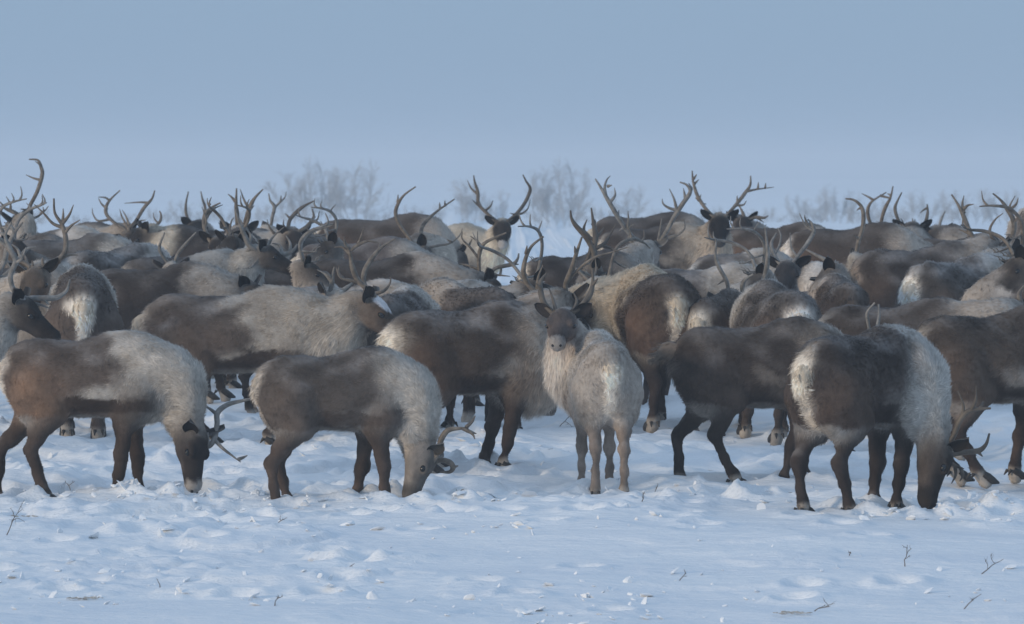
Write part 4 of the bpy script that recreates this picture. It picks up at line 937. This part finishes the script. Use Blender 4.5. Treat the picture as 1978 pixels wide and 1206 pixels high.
# ---------------------------------------------------------------- willow shrubs in the haze
def grow(r, p, dr, L, rad_, lv, V_, F_, cnt, up=.06):
    n = 3; pts = [p]
    for _ in range(n):
        dr = dr + r.normal(size=3) * .14; dr[2] += up; dr /= math.sqrt(dr @ dr); pts.append(pts[-1] + dr * (L / n))
    v, f_ = tube(pts, rad_ * (1 - .16 * np.arange(n + 1)), 3)
    V_.append(v); F_.append(f_ + cnt[0]); cnt[0] += len(v)
    if lv:
        for _ in range(6 if lv == 2 else 5):
            d2 = dr + r.normal(size=3) * .42; d2 /= math.sqrt(d2 @ d2)
            grow(r, pts[r.integers(1, n + 1)], d2, L * r.uniform(.3, .55), rad_ * .75, lv - 1, V_, F_, cnt)
rt = np.random.default_rng(77)
BR = []
for _ in range(14):
    V_, F_, cnt = [], [], [0]
    grow(rt, c3(0, 0, 0), c3(0, 0, 1), 1.0, .013, 2, V_, F_, cnt)
    BR.append((np.vstack(V_), np.vstack(F_)))
def grow_shrub(stems, aspect, r):
    """a shrub one metre high; its meshes are shared by all shrubs of that build"""
    tw = MB(); st = []
    for k in range(stems):
        a = (k + .5) / stems - .5
        p = c3(a * aspect * .6, r.normal() * .12, 0); dr = unit(c3(a * aspect * .9 + r.normal() * .08, r.normal() * .15, 1))
        L = r.uniform(.66, .93); pts = [p]
        for _ in range(7): dr = unit(dr + r.normal(size=3) * .09 + c3(0, 0, .04)); pts.append(pts[-1] + dr * L / 7)
        st.append(tube(pts, np.linspace(.010, .004, 8), 5))
        for _ in range(36):
            q_ = r.integers(1, 8); bv, bf = BR[r.integers(len(BR))]
            ax = unit(dr + r.normal(size=3) * .48 + c3(0, 0, .1)); sx_ = unit(np.cross(ax, r.normal(size=3))); M = np.stack([sx_, np.cross(ax, sx_), ax])
            tw.add(bv @ M * (L * r.uniform(.18, .42) * (1.15 - .09 * q_)) + pts[q_], bf)
    return [new_obj('stem', v, f_, m_willow) for v, f_ in st], tw.build('twigs', m_willow, smooth=False)
KINDS = {}
def shrub(px, top, d, spread, stems, label, dens=1.0, seed=0):
    x = (px - CX) / FP * d; z0 = float(zg(d)) - .05
    H = (HZ - top) / FP * d - z0; asp = spread / FP * d / H
    wide = asp > .75; stems = 5 if wide else (3 if stems <= 3 else 4)
    kk = (stems, wide, seed % 2)
    root = bpy.data.objects.new('willow_shrub', None); C.objects.link(root); root.location = (x, d, z0)
    tag(root, label, 'shrub', 'hazy frosted willow shrubs behind the herd')
    ka = 1.3 if wide else .5
    if kk in KINDS:
        so, two = KINDS[kk]; so = [o.copy() for o in so]; two = two.copy()
        for o in so + [two]: C.objects.link(o)
    else:
        so, two = grow_shrub(stems, ka, np.random.default_rng(len(KINDS) + 300)); KINDS[kk] = (so, two)
    mir = -1 if seed % 3 == 1 else 1
    for o in so + [two]: o.parent = root; o.scale = (mir * H * max(.7, min(1.5, asp / ka)), H * (.9 + .1 * (seed % 4)), H)
    two['kind'] = 'stuff'
shr = [(575, 330, 300, 70, 4, 'leaning frosted willow at the left of the tall clump left of centre'), (618, 316, 302, 40, 3, 'tallest upright willow stem of the clump left of centre'), (648, 330, 305, 30, 2, 'narrow willow right beside the tallest stem left of centre'), (690, 322, 298, 60, 3, 'willow leaning right at the end of the clump left of centre'),
       (500, 395, 310, 110, 6, 'low willow mass behind the tangled antlers'), (370, 385, 305, 90, 5, 'low willow behind the two slim antlers at left'), (425, 400, 315, 70, 4, 'low willow behind the Y shaped antlers'), (60, 400, 320, 120, 4, 'faint low willow behind the tall antler at far left'), (150, 415, 322, 100, 4, 'faint low willow left of the spreading antlers'),
       (820, 395, 315, 110, 6, 'low broad willow behind the long swept antlers'), (905, 350, 305, 50, 3, 'willow behind the left of the lyre shaped antlers'), (950, 368, 312, 60, 4, 'willow hidden behind the lyre shaped antlers'), (1045, 328, 300, 50, 3, 'tall willow just right of the lyre shaped antlers'), (1100, 318, 303, 45, 3, 'tallest willow at centre'), (1075, 380, 310, 110, 6, 'low willow mass filling in at centre'),
       (1215, 365, 318, 45, 3, 'small willow between the great branching antlers'), (1380, 400, 322, 60, 3, 'faint willow behind the black face'), (1560, 375, 300, 90, 6, 'left half of the broad willow right of centre'), (1610, 362, 304, 90, 6, 'broad fan shaped willow right of centre'), (1670, 385, 310, 80, 5, 'willow right of the fan shaped one'),
       (1780, 372, 318, 110, 5, 'pale willow behind the two eared head'), (1870, 365, 322, 110, 5, 'faint willow behind the forked antlers at right'), (1945, 368, 320, 90, 4, 'faint willow at the right edge')]
shr += [(235, 412, 330, 130, 5, 'low faint bushes behind the spreading antlers at left'), (300, 402, 326, 110, 5, 'low faint bushes between the spreading and the slim antlers'), (740, 402, 328, 110, 5, 'low faint bushes above the highest brown back'),
        (1160, 398, 330, 110, 5, 'low faint bushes left of the great branching antlers'), (1290, 405, 332, 110, 5, 'low faint bushes above the farthest dark back'), (1480, 400, 326, 110, 5, 'low bushes at the left foot of the fan shaped willow'), (1725, 398, 324, 100, 5, 'low bushes right of the fan shaped willow')]
for k, (px, top, d, sp, n, lab) in enumerate(shr): shrub(px, top, d, sp, n, lab, 1.0, k)

# ---------------------------------------------------------------- frozen haze
hx, hy0, hy1, hz0, hz1 = 3500.0, -200.0, 3000.0, -20.0, 7.0
hv = [(x, y, z) for x in (-hx, hx) for y in (hy0, hy1) for z in (hz0, hz1)]
m_hz = bpy.data.materials.new('ice haze'); m_hz.use_nodes = True
t = m_hz.node_tree; t.nodes.clear()
out = N(t, 'ShaderNodeOutputMaterial'); vp = N(t, 'ShaderNodeVolumePrincipled')
vp.inputs['Color'].default_value = (.75, .81, .87, 1); vp.inputs['Density'].default_value = HAZE; vp.inputs['Anisotropy'].default_value = 0.0
t.links.new(vp.outputs[0], out.inputs['Volume'])
o = new_obj('haze', hv, np.array([(0, 1, 3, 2), (4, 6, 7, 5), (0, 4, 5, 1), (2, 3, 7, 6), (0, 2, 6, 4), (1, 5, 7, 3)]), m_hz, smooth=False)
tag(o, kind='stuff')
